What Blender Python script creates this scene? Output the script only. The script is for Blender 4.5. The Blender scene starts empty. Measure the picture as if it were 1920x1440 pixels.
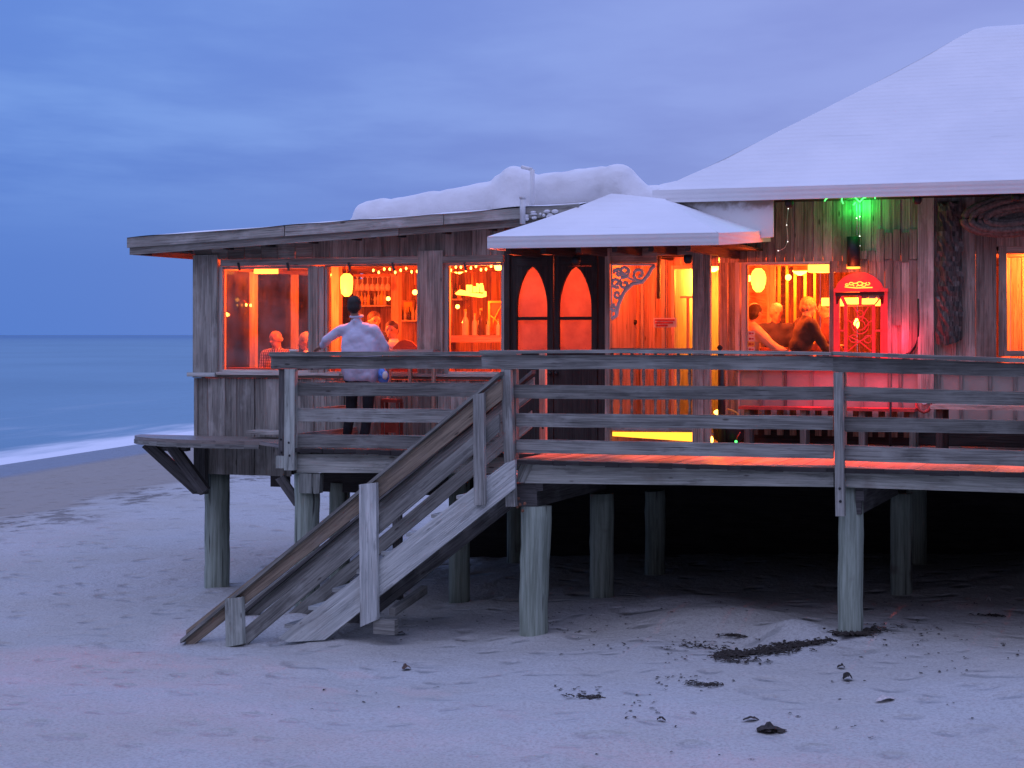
import bpy, bmesh, math, random
import numpy as np
from mathutils import Vector, Matrix, noise
R = random.Random(7)
scene = bpy.context.scene
COL = scene.collection

# ------------------------------------------------------------------ camera
F = 3400.0; TH = math.radians(20.5); SN = math.sin(TH); CS = math.cos(TH)
CZ = 3.3; HY = 628.0
cam_d = bpy.data.cameras.new('camera'); cam = bpy.data.objects.new('camera', cam_d); COL.objects.link(cam)
cam.location = (0, 0, CZ); cam.rotation_euler = (math.radians(90), 0, TH)
cam_d.sensor_fit = 'HORIZONTAL'; cam_d.sensor_width = 36; cam_d.lens = F / 1920 * 36
cam_d.shift_y = -(720 - HY) / 1920; cam_d.clip_end = 60000
scene.camera = cam
scene.view_settings.view_transform = 'Standard'; scene.view_settings.look = 'None'
scene.view_settings.exposure = 0.0; scene.view_settings.gamma = 1
scene.cycles.max_bounces = 6; scene.cycles.transparent_max_bounces = 12
scene.cycles.sample_clamp_indirect = 4.0; scene.cycles.use_denoising = True
scene.cycles.caustics_reflective = False; scene.cycles.caustics_refractive = False

# ------------------------------------------------------------------ node helpers
class NT:
    def __init__(s, tree): s.t = tree; s.n = tree.nodes; s.l = tree.links
    def add(s, typ, ins=None, **kw):
        n = s.n.new(typ)
        for k, v in kw.items(): setattr(n, k, v)
        for k, v in (ins or {}).items(): s.set(n, k, v)
        return n
    def set(s, n, k, v):
        sock = n.inputs[k]
        if isinstance(v, bpy.types.NodeSocket): s.l.new(v, sock)
        elif isinstance(v, bpy.types.Node): s.l.new(v.outputs[0], sock)
        else: sock.default_value = v
    def math(s, op, a, b=0.0, c=None, clamp=False):
        n = s.add('ShaderNodeMath', {0: a, 1: b}, operation=op); n.use_clamp = clamp
        if c is not None: s.set(n, 2, c)
        return n.outputs[0]
    def dot(s, a, v):
        n = s.add('ShaderNodeVectorMath', {0: a, 1: v}, operation='DOT_PRODUCT'); return n.outputs['Value']
    def mix(s, f, a, b, mode='MIX'):
        n = s.add('ShaderNodeMix', data_type='RGBA', blend_type=mode)
        for i, v in ((0, f), (6, a), (7, b)):
            if isinstance(v, tuple) and len(v) == 3: v = v + (1,)
            s.set(n, i, v)
        return n.outputs[2]
    def noise(s, vec, scale, detail=3, rough=.55):
        n = s.add('ShaderNodeTexNoise', {'Scale': scale, 'Detail': detail, 'Roughness': rough})
        if vec is not None: s.set(n, 'Vector', vec)
        return n.outputs['Fac']
    def ramp(s, f, stops):
        n = s.add('ShaderNodeValToRGB', {0: f}); r = n.color_ramp
        while len(r.elements) < len(stops): r.elements.new(.5)
        for e, (p, c) in zip(r.elements, stops):
            e.position = p; e.color = tuple(c) + (1,) if len(c) == 3 else c
        return n.outputs[0]
    def smooth(s, x, a, b):
        n = s.add('ShaderNodeMapRange', {0: x, 1: a, 2: b, 3: 0.0, 4: 1.0}); n.interpolation_type = 'SMOOTHSTEP'
        return n.outputs[0]
    def scale(s, v, sc):
        n = s.add('ShaderNodeMapping', {0: v}); n.inputs['Scale'].default_value = sc; return n.outputs[0]

# ------------------------------------------------------------------ world (blue hour, afterglow behind the photographer)
w = bpy.data.worlds.new('World'); scene.world = w; w.use_nodes = True
N = NT(w.node_tree); N.n.clear()
tc = N.add('ShaderNodeTexCoord').outputs['Generated']
sep = N.add('ShaderNodeSeparateXYZ', {0: tc}); zz = sep.outputs[2]
fwd = N.dot(tc, (-SN, CS, 0)); rgt = N.dot(tc, (CS, SN, 0))
# clouds: project on a high layer so they flatten into streaks near the horizon
inv = N.math('DIVIDE', 1.0, N.math('ADD', N.math('MAXIMUM', zz, 0.0), 0.045))
pl = N.add('ShaderNodeCombineXYZ', {0: N.math('MULTIPLY', rgt, N.math('MULTIPLY', inv, 1.25)), 1: N.math('MULTIPLY', inv, 1.0), 2: N.math('MULTIPLY', rgt, 2.3)}).outputs[0]
c1 = N.noise(pl, .62, 5, .58)
warp = N.add('ShaderNodeVectorMath', {0: pl, 1: (7.3, 2.1, 4.0)}, operation='ADD').outputs[0]
c2 = N.noise(warp, .24, 3, .5)
cl = N.smooth(N.math('ADD', N.math('MULTIPLY', c1, .6), N.math('MULTIPLY', c2, .5)), .42, .62)
rr = N.smooth(rgt, -.30, .27)
low = N.mix(rr, (.098, .215, .62), (.25, .29, .62))
hi = N.mix(rr, (.128, .255, .70), (.26, .32, .72))
clr = N.mix(N.smooth(zz, .0, .17), low, hi)
cloudc = N.mix(rr, (.215, .385, .84), (.33, .405, .83))
cf = N.math('MULTIPLY', cl, N.math('MULTIPLY', N.smooth(zz, .035, .12), .62))
front = N.mix(cf, clr, cloudc)
upc = (.50, .62, 1.32, 1)
backc = N.ramp(zz, [(0, (.04, .04, .06)), (.22, (.10, .10, .17)), (.42, (.36, .37, .68)), (.66, (.60, .66, 1.28)), (1, (.60, .73, 1.50))])
f_up = N.smooth(zz, .20, .75)
f_bk = N.smooth(fwd, .55, -.45)
c = N.mix(f_up, front, upc)
c = N.mix(f_bk, c, backc)
c = N.mix(N.smooth(zz, .0, -.05), c, (.16, .2, .34, 1))
SKYV = N.add('ShaderNodeTexSky', sky_type='NISHITA', sun_disc=False, sun_elevation=math.radians(1.0), sun_rotation=math.radians(200))
c = N.mix(.004, c, SKYV.outputs[0], 'ADD')
bg = N.add('ShaderNodeBackground', {0: c, 1: 1.0})
N.l.new(bg.outputs[0], N.add('ShaderNodeOutputWorld').inputs[0])

sun_d = bpy.data.lights.new('sun', 'SUN'); sun_d.energy = .30; sun_d.angle = math.radians(40); sun_d.color = (.86, .86, 1.0)
sun = bpy.data.objects.new('sun', sun_d); COL.objects.link(sun); sun.rotation_euler = (math.radians(34), 0, math.radians(-22))

# ------------------------------------------------------------------ geometry of the view -> plan
def ray(x): return (-SN * F + CS * (x - 960), CS * F + SN * (x - 960))
def P(x, y, V):
    du, dv = ray(x); k = V / dv; return Vector((du * k, V, CZ + (HY - y) * k))
def U(x, V): return P(x, HY, V).x
def Z(x, y, V): return P(x, y, V).z
def PZ(x, y, z):
    du, dv = ray(x); k = (CZ - z) / (y - HY); return Vector((du * k, dv * k, z))
def S(x, V): return ray(x)[1] / V
DZ = CZ - 1.3                     # deck level
VN, VF, VW, VD, VM = 17.8, 18.7, 20.4, 20.3, 21.6

# ------------------------------------------------------------------ materials
def mat(name):
    m = bpy.data.materials.new(name); m.use_nodes = True; nt = NT(m.node_tree); nt.n.clear()
    out = nt.add('ShaderNodeOutputMaterial'); b = nt.add('ShaderNodeBsdfPrincipled'); nt.l.new(b.outputs[0], out.inputs[0])
    return m, nt, b, out
def bump(nt, b, h, dist=.01, strength=.5):
    n = nt.add('ShaderNodeBump', {'Height': h, 'Distance': dist, 'Strength': strength}); nt.l.new(n.outputs[0], b.inputs['Normal'])
def wood(name, ca, cb, cc=None, rough=.8, knots=True, spec=.3, streak=.5):
    m, nt, b, o = mat(name)
    uv = nt.add('ShaderNodeUVMap').outputs[0]
    tone = nt.add('ShaderNodeAttribute', attribute_name='tone').outputs['Fac']
    g = nt.noise(nt.scale(uv, (1.6, 55, 1)), 1.0, 5, .65)
    g2 = nt.noise(nt.scale(uv, (.9, 9, 1)), 1.0, 3, .6)
    st = nt.noise(nt.scale(uv, (2.2, 3.4, 1)), 1.0, 4, .6)
    f = nt.math('ADD', nt.math('MULTIPLY', g, .55), nt.math('MULTIPLY', g2, .45))
    f = nt.smooth(f, .38, .62)
    col = nt.mix(f, cb, ca)
    if cc: col = nt.mix(nt.math('MULTIPLY', nt.smooth(st, .5, .72), streak), col, cc)
    col = nt.mix(1.0, col, nt.ramp(tone, [(0, (.72, .71, .69)), (1, (1.42, 1.42, 1.40))]), 'MULTIPLY')
    crack = nt.smooth(nt.noise(nt.scale(uv, (.7, 38, 1)), 2.0, 2, .5), .66, .72)
    col = nt.mix(nt.math('MULTIPLY', crack, .8), col, (.02, .02, .02))
    blot = nt.smooth(nt.noise(nt.scale(uv, (1.1, 6, 1)), 1.7, 5, .7), .54, .68)
    col = nt.mix(nt.math('MULTIPLY', blot, .45), col, (.055, .052, .05))
    if knots:
        v = nt.add('ShaderNodeTexVoronoi', {'Vector': nt.scale(uv, (1.4, 5.0, 1)), 'Scale': 1.3})
        k = nt.smooth(v.outputs['Distance'], .09, .04)
        col = nt.mix(nt.math('MULTIPLY', k, .75), col, (.035, .025, .02))
    nt.set(b, 'Base Color', col); b.inputs['Roughness'].default_value = rough
    b.inputs['Specular IOR Level'].default_value = spec
    bump(nt, b, nt.math('SUBTRACT', f, crack), .006, .7)
    return m
def plain(name, col, rough=.6, var=.15, sc=8, metal=0, bmp=0.0, emis=None, es=0, sss=0):
    m, nt, b, o = mat(name)
    g = nt.add('ShaderNodeTexCoord').outputs['Object']
    n = nt.noise(g, sc, 4)
    c = nt.mix(nt.smooth(n, .3, .7), tuple(x * (1 - var) for x in col), tuple(min(1, x * (1 + var)) for x in col))
    nt.set(b, 'Base Color', c); b.inputs['Roughness'].default_value = rough; b.inputs['Metallic'].default_value = metal
    if bmp: bump(nt, b, nt.noise(g, sc * 3, 4), bmp, .6)
    if emis: b.inputs['Emission Color'].default_value = emis + (1,); b.inputs['Emission Strength'].default_value = es
    return m
def glow(name, col, st):
    m, nt, b, o = mat(name); b.inputs['Base Color'].default_value = tuple(min(1, x) for x in col) + (1,)
    b.inputs['Emission Color'].default_value = col + (1,); b.inputs['Emission Strength'].default_value = st; return m
def glass(name, haze=.03, tint=(1, 1, 1)):
    m, nt, b, o = mat(name); nt.n.remove(b)
    tr = nt.add('ShaderNodeBsdfTransparent', {0: tint + (1,)}); gl = nt.add('ShaderNodeBsdfGlossy', {'Roughness': .03})
    fr = nt.add('ShaderNodeFresnel', {0: 1.38}); df = nt.add('ShaderNodeBsdfDiffuse', {0: (.6, .6, .6, 1)})
    m1 = nt.add('ShaderNodeMixShader', {0: fr.outputs[0]}); nt.l.new(tr.outputs[0], m1.inputs[1]); nt.l.new(gl.outputs[0], m1.inputs[2])
    gco = nt.add('ShaderNodeTexCoord').outputs['Object']
    d = nt.math('MULTIPLY', nt.smooth(nt.noise(gco, 2.5, 4), .25, .75), haze * 2)
    m2 = nt.add('ShaderNodeMixShader', {0: d}); nt.l.new(m1.outputs[0], m2.inputs[1]); nt.l.new(df.outputs[0], m2.inputs[2])
    nt.l.new(m2.outputs[0], o.inputs[0]); return m

M = {}
M['siding'] = wood('grey_siding', (.36, .32, .275), (.15, .13, .11), (.46, .44, .40), streak=.5)
M['siding_low'] = wood('pale_siding', (.40, .385, .34), (.19, .18, .16), (.55, .54, .50), streak=.6)
M['skirt'] = wood('dark_skirt', (.15, .145, .14), (.06, .058, .055), (.25, .26, .26))
M['rail'] = wood('rail_wood', (.30, .30, .27), (.13, .13, .118), (.40, .41, .38), streak=.5, rough=.75)
M['post'] = wood('post_wood', (.38, .41, .36), (.19, .205, .18), (.48, .51, .46), streak=.5)
M['beam'] = wood('beam_wood', (.42, .43, .38), (.21, .22, .19), (.12, .085, .06), streak=.45)
M['stringer'] = wood('stringer_wood', (.52, .54, .51), (.28, .30, .29), (.34, .33, .30), streak=.5)
M['brownrail'] = wood('brown_rail', (.34, .275, .20), (.17, .135, .10), (.25, .23, .2))
M['deck'] = wood('deck_wood', (.26, .22, .19), (.15, .125, .11), (.2, .17, .15), rough=.35, spec=.45, knots=False)
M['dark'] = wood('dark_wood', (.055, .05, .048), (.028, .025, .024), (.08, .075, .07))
M['fascia'] = wood('fascia_wood', (.46, .45, .41), (.24, .23, .21), (.60, .59, .57), streak=.7)
M['interior'] = wood('interior_wood', (.40, .24, .16), (.13, .065, .04), (.22, .12, .08), rough=.6)
M['porchwall'] = wood('porch_boards', (.55, .38, .30), (.30, .18, .13), (.42, .27, .2), rough=.6)
M['brown'] = plain('brown_varnish', (.26, .11, .06), .5, .25, 6)
M['trim'] = wood('lit_trim', (.55, .50, .45), (.36, .32, .29), (.45, .42, .4), knots=False)
M['panel'] = plain('painted_panel', (.36, .32, .28), .6, .12, 3)
M['black'] = plain('black_metal', (.012, .012, .013), .5, .2, 20)
M['white_pipe'] = plain('white_pipe', (.7, .7, .7), .5, .1)
M['seaglass'] = glass('sea_side_glass', .03, (.52, .42, .40))
m, nt, b, o = mat('frosted_pane'); nt.n.remove(b)
tl = nt.add('ShaderNodeBsdfTranslucent', {0: nt.mix(nt.smooth(nt.noise(nt.add('ShaderNodeTexCoord').outputs['Object'], 3.5, 5, .65), .3, .7), (.80, .66, .58), (.58, .44, .40))}); dfz = nt.add('ShaderNodeBsdfDiffuse', {0: (.42, .36, .34, 1)})
ms = nt.add('ShaderNodeMixShader', {0: .22}); nt.l.new(tl.outputs[0], ms.inputs[1]); nt.l.new(dfz.outputs[0], ms.inputs[2]); nt.l.new(ms.outputs[0], o.inputs[0])
M['frost'] = m
M['glass'] = glass('window_glass', .008)
M['glass_hazy'] = glass('hazy_glass', .085, (.95, .95, .97))  # veil of reflected sky put in as a diffuse share
M['bottle'] = plain('bottle_glass', (.55, .5, .4), .15, .1)
M['bottle_dark'] = plain('dark_bottle', (.08, .05, .03), .12, .1)
M['skin'] = plain('skin', (.36, .20, .14), .5, .06, 10)
M['hair_dark'] = plain('dark_hair', (.02, .016, .014), .7, .3, 60, bmp=.003)
M['hair_grey'] = plain('grey_hair', (.26, .24, .22), .7, .2, 60, bmp=.003)
M['hair_blond'] = plain('blond_hair', (.36, .22, .08), .7, .2, 60, bmp=.003)
M['hair_brown'] = plain('brown_hair', (.05, .026, .015), .7, .2, 60, bmp=.003)
M['shirt'] = plain('blue_shirt', (.60, .60, .74), .85, .06, 5, bmp=.01)
M['shirt_tan'] = plain('tan_shirt', (.74, .66, .5), .85, .1, 5, bmp=.01)
M['shirt_white'] = plain('pale_shirt', (.78, .76, .72), .85, .1, 5, bmp=.01)
M['shirt_red'] = plain('rust_shirt', (.09, .03, .03), .85, .1, 5, bmp=.01)
m, nt, b, o = mat('plaid_shirt'); g = nt.add('ShaderNodeTexCoord').outputs['Object']
ws = [nt.add('ShaderNodeTexWave', {'Vector': g, 'Scale': 9.0, 'Distortion': .4}, wave_type='BANDS', bands_direction=dr).outputs['Fac'] for dr in ('X', 'Z')]
col = nt.mix(nt.smooth(ws[0], .4, .6), (.70, .66, .58), (.16, .07, .06)); col = nt.mix(nt.math('MULTIPLY', nt.smooth(ws[1], .4, .6), .5), col, (.10, .06, .08))
nt.set(b, 'Base Color', col); b.inputs['Roughness'].default_value = .85; M['plaid'] = m
M['navy'] = plain('navy_jumper', (.02, .022, .05), .85, .2, 9)
M['jacket'] = plain('black_jacket', (.010, .010, .012), .8, .2, 9, bmp=.01)
M['trousers'] = plain('black_trousers', (.012, .012, .016), .8, .2, 5, bmp=.01)
M['redchair'] = plain('red_chair', (.28, .05, .03), .5, .15)
M['lampglow'] = glow('lamp_glow', (1.0, .52, .07), 9.0)
M['lampsoft'] = glow('soft_lamp_glow', (1.0, .34, .04), 2.6)
M['shade'] = glow('lamp_shade_glow', (1.0, .42, .05), 4.0)
M['green'] = glow('green_neon', (.08, 1.0, .16), 3.0)
M['fairy'] = glow('fairy_bulb', (1.0, .95, .9), 2.5)
M['redglow'] = glow('red_wash_glow', (1.0, .03, .06), 6.0)
M['red_glowing'] = plain('self_glowing_red', (.6, .04, .04), .5, .2, 20, emis=(1.0, .03, .04), es=.45)  # emission puts red light into arch panel, frame, muntins and grille
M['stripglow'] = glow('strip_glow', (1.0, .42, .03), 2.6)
M['bagblue'] = plain('blue_plastic', (.08, .2, .6), .35, .8, 14)
M['bark'] = wood('rough_bark', (.10, .095, .09), (.02, .02, .02), (.40, .39, .36), streak=.5, knots=False)
M['rope'] = plain('old_rope', (.12, .10, .085), .9, .4, 30, bmp=.01)
M['leafbrown'] = plain('dry_leaf', (.10, .055, .035), .8, .3, 20)
M['weed'] = plain('dark_seaweed', (.035, .028, .022), .9, .4, 20)
M['shell'] = plain('pale_shell', (.55, .5, .46), .6, .2, 20)
M['signwhite'] = plain('sign_white', (.75, .68, .6), .5, .05)
M['signred'] = plain('sign_red', (.5, .05, .03), .5, .1)
M['signyellow'] = plain('sign_yellow', (.75, .5, .1), .5, .1)
M['redpaint'] = plain('red_paint', (.60, .07, .06), .5, .15, 12)
M['fret'] = plain('grey_fretwork', (.86, .88, .90), .7, .15)

# white roof coating
m, nt, b, o = mat('white_roof_coating')
g = nt.add('ShaderNodeTexCoord').outputs['Object']
n1 = nt.noise(g, .8, 5); n2 = nt.noise(nt.scale(g, (1, 1, 14)), 1.6, 4)
rib = nt.add('ShaderNodeTexWave', {'Vector': nt.scale(g, (0, 0, 1)), 'Scale': 5.5, 'Distortion': .6, 'Detail': 1.0}, wave_type='BANDS', bands_direction='Z').outputs['Fac']
col = nt.mix(nt.smooth(n1, .35, .7), (.74, .75, .77), (.82, .82, .83))
col = nt.mix(nt.math('MULTIPLY', nt.smooth(n2, .62, .75), .35), col, (.55, .55, .56))
nt.set(b, 'Base Color', col); b.inputs['Roughness'].default_value = .7
bump(nt, b, nt.math('ADD', nt.math('MULTIPLY', rib, .16), nt.noise(g, 3, 6, .65)), .022, .55)
M['roof'] = m
m, nt, b, o = mat('white_foam')
g = nt.add('ShaderNodeTexCoord').outputs['Object']
col = nt.mix(nt.smooth(nt.noise(g, 3, 5), .4, .75), (.82, .82, .83), (.75, .745, .75))
nt.set(b, 'Base Color', col); b.inputs['Roughness'].default_value = .8
bump(nt, b, nt.noise(g, 9, 6, .6), .03, .6)
M['foam'] = m
m, nt, b, o = mat('stained_white_board')
g = nt.add('ShaderNodeTexCoord').outputs['Object']; sp = nt.add('ShaderNodeSeparateXYZ', {0: g})
st = nt.smooth(nt.math('ADD', nt.math('MULTIPLY', sp.outputs[2], 2.6), nt.math('MULTIPLY', nt.noise(g, 5, 5), 1.1)), 7.72, 8.1)
col = nt.mix(nt.math('MULTIPLY', st, .85), (.82, .80, .79), (.26, .17, .10))
nt.set(b, 'Base Color', col); b.inputs['Roughness'].default_value = .7
M['stained'] = m

# treated round piles (greenish), world coords
m, nt, b, o = mat('pile_wood')
g = nt.add('ShaderNodeTexCoord').outputs['Object']
gr = nt.noise(nt.scale(g, (26, 26, 1.3)), 1, 5, .65); bl = nt.noise(g, 2.3, 3)
col = nt.mix(nt.smooth(gr, .3, .7), (.20, .24, .185), (.40, .47, .385))
col = nt.mix(nt.math('MULTIPLY', nt.smooth(bl, .58, .72), .7), col, (.12, .09, .07))
cr = nt.smooth(nt.noise(nt.scale(g, (14, 14, .5)), 1.5, 2), .64, .70)
col = nt.mix(nt.math('MULTIPLY', cr, .8), col, (.02, .02, .018))
nt.set(b, 'Base Color', col); b.inputs['Roughness'].default_value = .85
bump(nt, b, nt.math('SUBTRACT', gr, cr), .015, .8)
M['pile'] = m

# sand
SHORE0 = Vector((-18.2 * CS - 64.6 * SN, -18.2 * SN + 64.6 * CS))     # plan point on the waterline
nx, ny = -.982, .186
SHN = Vector((nx * CS - ny * SN, nx * SN + ny * CS))
def shore_d(x, y): return SHN.x * (x - SHORE0.x) + SHN.y * (y - SHORE0.y)
m, nt, b, o = mat('beach_sand')
g = nt.add('ShaderNodeTexCoord').outputs['Object']
dd = nt.math('SUBTRACT', nt.dot(g, (SHN.x, SHN.y, 0)), SHN.dot(SHORE0))
n1 = nt.noise(g, .45, 5); n2 = nt.noise(g, 3.2, 6, .62); n3 = nt.noise(g, 34, 5, .75); n4 = nt.noise(nt.scale(g, (1, 2.6, 1)), 1.3, 6, .65)
col = nt.mix(nt.smooth(n1, .35, .65), (.46, .455, .41), (.49, .50, .475))
col = nt.mix(nt.math('MULTIPLY', nt.smooth(n3, .42, .66), .55), col, (.26, .235, .22))
col = nt.mix(nt.math('MULTIPLY', nt.smooth(n4, .60, .78), .18), col, (.30, .285, .27))
dn = nt.math('ADD', dd, nt.math('MULTIPLY', nt.math('SUBTRACT', nt.noise(g, .35, 4), .5), 4.0))
col = nt.mix(nt.math('MULTIPLY', nt.smooth(dn, -16.0, -14.8), .85), col, (.29, .255, .21))
lineN = nt.smooth(nt.noise(nt.scale(g, (.35, .35, 1)), 5.0, 4, .7), .50, .62)
wr = nt.math('MULTIPLY', nt.smooth(dn, -17.2, -15.9), nt.smooth(dn, -14.6, -15.6))
col = nt.mix(nt.math('MULTIPLY', nt.math('MULTIPLY', wr, lineN), .75), col, (.09, .075, .06))
wet = nt.smooth(dd, -7.2, -5.2)
col = nt.mix(wet, col, (.19, .19, .20))
nt.set(b, 'Base Color', col)
nt.set(b, 'Roughness', nt.math('SUBTRACT', .9, nt.math('MULTIPLY', wet, .55)))
b.inputs['Specular IOR Level'].default_value = .35
vv = nt.add('ShaderNodeTexVoronoi', {'Vector': nt.scale(g, (1, 1.3, 1)), 'Scale': 2.3}, feature='SMOOTH_F1').outputs['Distance']
hh = nt.math('ADD', nt.math('ADD', nt.math('MULTIPLY', n2, 1.0), nt.math('MULTIPLY', nt.smooth(vv, .0, .35), 1.5)), nt.math('ADD', nt.math('MULTIPLY', n3, .12), nt.math('MULTIPLY', nt.noise(g, 14, 4), .35)))
bn = nt.add('ShaderNodeBump', {'Height': hh, 'Distance': .07, 'Strength': .8}); nt.l.new(bn.outputs[0], b.inputs['Normal'])
M['sand'] = m
# sea
m, nt, b, o = mat('sea_water')
g = nt.add('ShaderNodeTexCoord').outputs['Object']
dd = nt.math('SUBTRACT', nt.dot(g, (SHN.x, SHN.y, 0)), SHN.dot(SHORE0))
al = nt.dot(g, (-SHN.y, SHN.x, 0))
pc = nt.add('ShaderNodeCombineXYZ', {0: nt.math('MULTIPLY', dd, 1.0), 1: nt.math('MULTIPLY', al, .16)}).outputs[0]
fn = nt.noise(pc, .55, 5, .6)
foam = nt.smooth(nt.math('ADD', dd, nt.math('MULTIPLY', nt.math('SUBTRACT', fn, .5), 7.0)), 4.6, .6)
fo2 = nt.math('MULTIPLY', nt.smooth(nt.noise(pc, .2, 4, .6), .56, .72), nt.smooth(dd, 26, 5))
foam = nt.math('MAXIMUM', foam, nt.math('MULTIPLY', fo2, .25))
swell = nt.noise(nt.scale(g, (.02, .012, 1)), 1.0, 4, .6)
deep = nt.mix(nt.smooth(swell, .35, .65), (.115, .24, .32), (.145, .285, .37))
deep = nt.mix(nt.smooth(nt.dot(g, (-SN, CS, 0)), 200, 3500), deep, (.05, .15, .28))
nt.set(b, 'Base Color', nt.mix(foam, deep, (.74, .77, .80)))
nt.set(b, 'Roughness', nt.math('ADD', .38, nt.math('MULTIPLY', foam, .5)))
b.inputs['IOR'].default_value = 1.33
bn = nt.add('ShaderNodeBump', {'Height': nt.noise(nt.scale(pc, (.8, .8, 1)), 1.0, 5), 'Distance': .35, 'Strength': .8}); nt.l.new(bn.outputs[0], b.inputs['Normal'])
M['sea'] = m

# ------------------------------------------------------------------ mesh builder
class MB:
    def __init__(s): s.v = []; s.f = []; s.uv = []; s.tone = []; s.sm = []
    def face(s, idx, L=None, tone=.5, off=0.0, smooth=False):
        p = [s.v[i] for i in idx]
        n = Vector((0, 0, 0))
        for i in range(len(p)):
            a, b_ = p[i], p[(i + 1) % len(p)]; n += a.cross(b_)
        n = n.normalized() if n.length > 1e-9 else Vector((0, 0, 1))
        if L is None or abs(L.dot(n)) > .95: L = Vector((1, 0, 0)) if abs(n.x) < .9 else Vector((0, 1, 0))
        c_ = n.cross(L)
        if c_.length < 1e-6: c_ = Vector((0, 0, 1))
        c_.normalize(); L2 = c_.cross(n)
        s.f.append(tuple(idx)); s.uv.append([(q.dot(L2) + off * 3.7, q.dot(c_) + off) for q in p]); s.tone.append(tone); s.sm.append(smooth)
    def hexa(s, c8, tone=None, jit=0.0):
        if tone is None: tone = R.random()
        base = len(s.v); c8 = [Vector(q) for q in c8]
        if jit: c8 = [q + Vector((R.uniform(-jit, jit), R.uniform(-jit, jit), R.uniform(-jit, jit))) for q in c8]
        s.v += c8
        e = [c8[1] - c8[0], c8[3] - c8[0], c8[4] - c8[0]]; L = max(e, key=lambda q: q.length).normalized(); off = R.uniform(0, 50)
        for q in ((0, 3, 2, 1), (4, 5, 6, 7), (0, 1, 5, 4), (1, 2, 6, 5), (2, 3, 7, 6), (3, 0, 4, 7)):
            s.face([base + i for i in q], L, tone, off)
    def box(s, x0, x1, y0, y1, z0, z1, tone=None, jit=0.0):
        s.hexa([(x0, y0, z0), (x1, y0, z0), (x1, y1, z0), (x0, y1, z0), (x0, y0, z1), (x1, y0, z1), (x1, y1, z1), (x0, y1, z1)], tone, jit)
    def beam(s, p0, p1, wv, hv, tone=None, jit=0.0):
        p0, p1, wv, hv = Vector(p0), Vector(p1), Vector(wv) / 2, Vector(hv) / 2
        s.hexa([p0 - wv - hv, p0 + wv - hv, p0 + wv + hv, p0 - wv + hv, p1 - wv - hv, p1 + wv - hv, p1 + wv + hv, p1 - wv + hv], tone, jit)
    def prism(s, pts, dvec, tone=None):
        if tone is None: tone = R.random()
        base = len(s.v); n = len(pts); dvec = Vector(dvec); s.v += [Vector(p) for p in pts] + [Vector(p) + dvec for p in pts]
        e = [Vector(pts[(i + 1) % n]) - Vector(pts[i]) for i in range(n)]; L = max(e, key=lambda q: q.length).normalized(); off = R.uniform(0, 50)
        s.face(list(range(base, base + n)), L, tone, off); s.face(list(range(base + 2 * n - 1, base + n - 1, -1)), L, tone, off)
        for i in range(n):
            j = (i + 1) % n; s.face([base + j, base + i, base + n + i, base + n + j], L, tone, off)
    def pq(s, pts, V, d, tone=None):               # picture-measured outline on the vertical plane V, thickness d away from the viewer
        s.prism([P(x, y, V) for x, y in pts], (0, d, 0), tone)
    def prect(s, x0, x1, y0, y1, V, d, tone=None): # level rectangle: heights taken at its middle
        xm = (x0 + x1) / 2
        s.box(U(x0, V), U(x1, V), V, V + d, Z(xm, y1, V), Z(xm, y0, V), tone)
    def tube(s, pts, r, n=8, tone=.5, cap=True):
        pts = [Vector(p) for p in pts]; rs = r if isinstance(r, (list, tuple)) else [r] * len(pts)
        base = len(s.v); up = Vector((0, 0, 1))
        for i, p in enumerate(pts):
            t = (pts[min(i + 1, len(pts) - 1)] - pts[max(i - 1, 0)]).normalized()
            a = t.cross(up) if abs(t.dot(up)) < .95 else t.cross(Vector((1, 0, 0))); a.normalize(); b_ = t.cross(a).normalized()
            for k in range(n):
                q = 2 * math.pi * k / n; s.v.append(p + (a * math.cos(q) + b_ * math.sin(q)) * rs[i])
        for i in range(len(pts) - 1):
            for k in range(n):
                k2 = (k + 1) % n; s.face([base + i * n + k, base + i * n + k2, base + (i + 1) * n + k2, base + (i + 1) * n + k], None, tone, 0, True)
        if cap: s.face([base + k for k in range(n)][::-1], None, tone); s.face([base + (len(pts) - 1) * n + k for k in range(n)], None, tone)
    def lathe(s, c_, prof, n=16, tone=.5):
        c_ = Vector(c_); s.tube([c_ + Vector((0, 0, z)) for r, z in prof], [max(r, .0005) for r, z in prof], n, tone)
    def ell(s, c_, r, rot=None, nu=14, nv=9, tone=.5):
        c_ = Vector(c_); base = len(s.v)
        for i in range(nv + 1):
            a = math.pi * i / nv
            for k in range(nu):
                q = 2 * math.pi * k / nu; v = Vector((r[0] * math.sin(a) * math.cos(q), r[1] * math.sin(a) * math.sin(q), r[2] * math.cos(a)))
                if rot is not None: v = rot @ v
                s.v.append(c_ + v)
        for i in range(nv):
            for k in range(nu):
                k2 = (k + 1) % nu; s.face([base + i * nu + k, base + (i + 1) * nu + k, base + (i + 1) * nu + k2, base + i * nu + k2], None, tone, 0, True)
    def cap(s, p0, p1, r0, r1, n=10):
        p0, p1 = Vector(p0), Vector(p1); L = (p1 - p0).length
        t = (p1 - p0).normalized() if L > 1e-6 else Vector((0, 0, 1)); pts, rs = [], []
        for a in (-90, -60, -30): pts.append(p0 + t * (r0 * math.sin(math.radians(a)))); rs.append(max(r0 * math.cos(math.radians(a)), .001))
        pts.append(p0); rs.append(r0); pts.append(p1); rs.append(r1)
        for a in (30, 60, 90): pts.append(p1 + t * (r1 * math.sin(math.radians(a)))); rs.append(max(r1 * math.cos(math.radians(a)), .001))
        up = Vector((0, 0, 1)); a_ = t.cross(up) if abs(t.dot(up)) < .95 else t.cross(Vector((1, 0, 0))); a_.normalize(); b_ = t.cross(a_)
        base = len(s.v)
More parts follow.
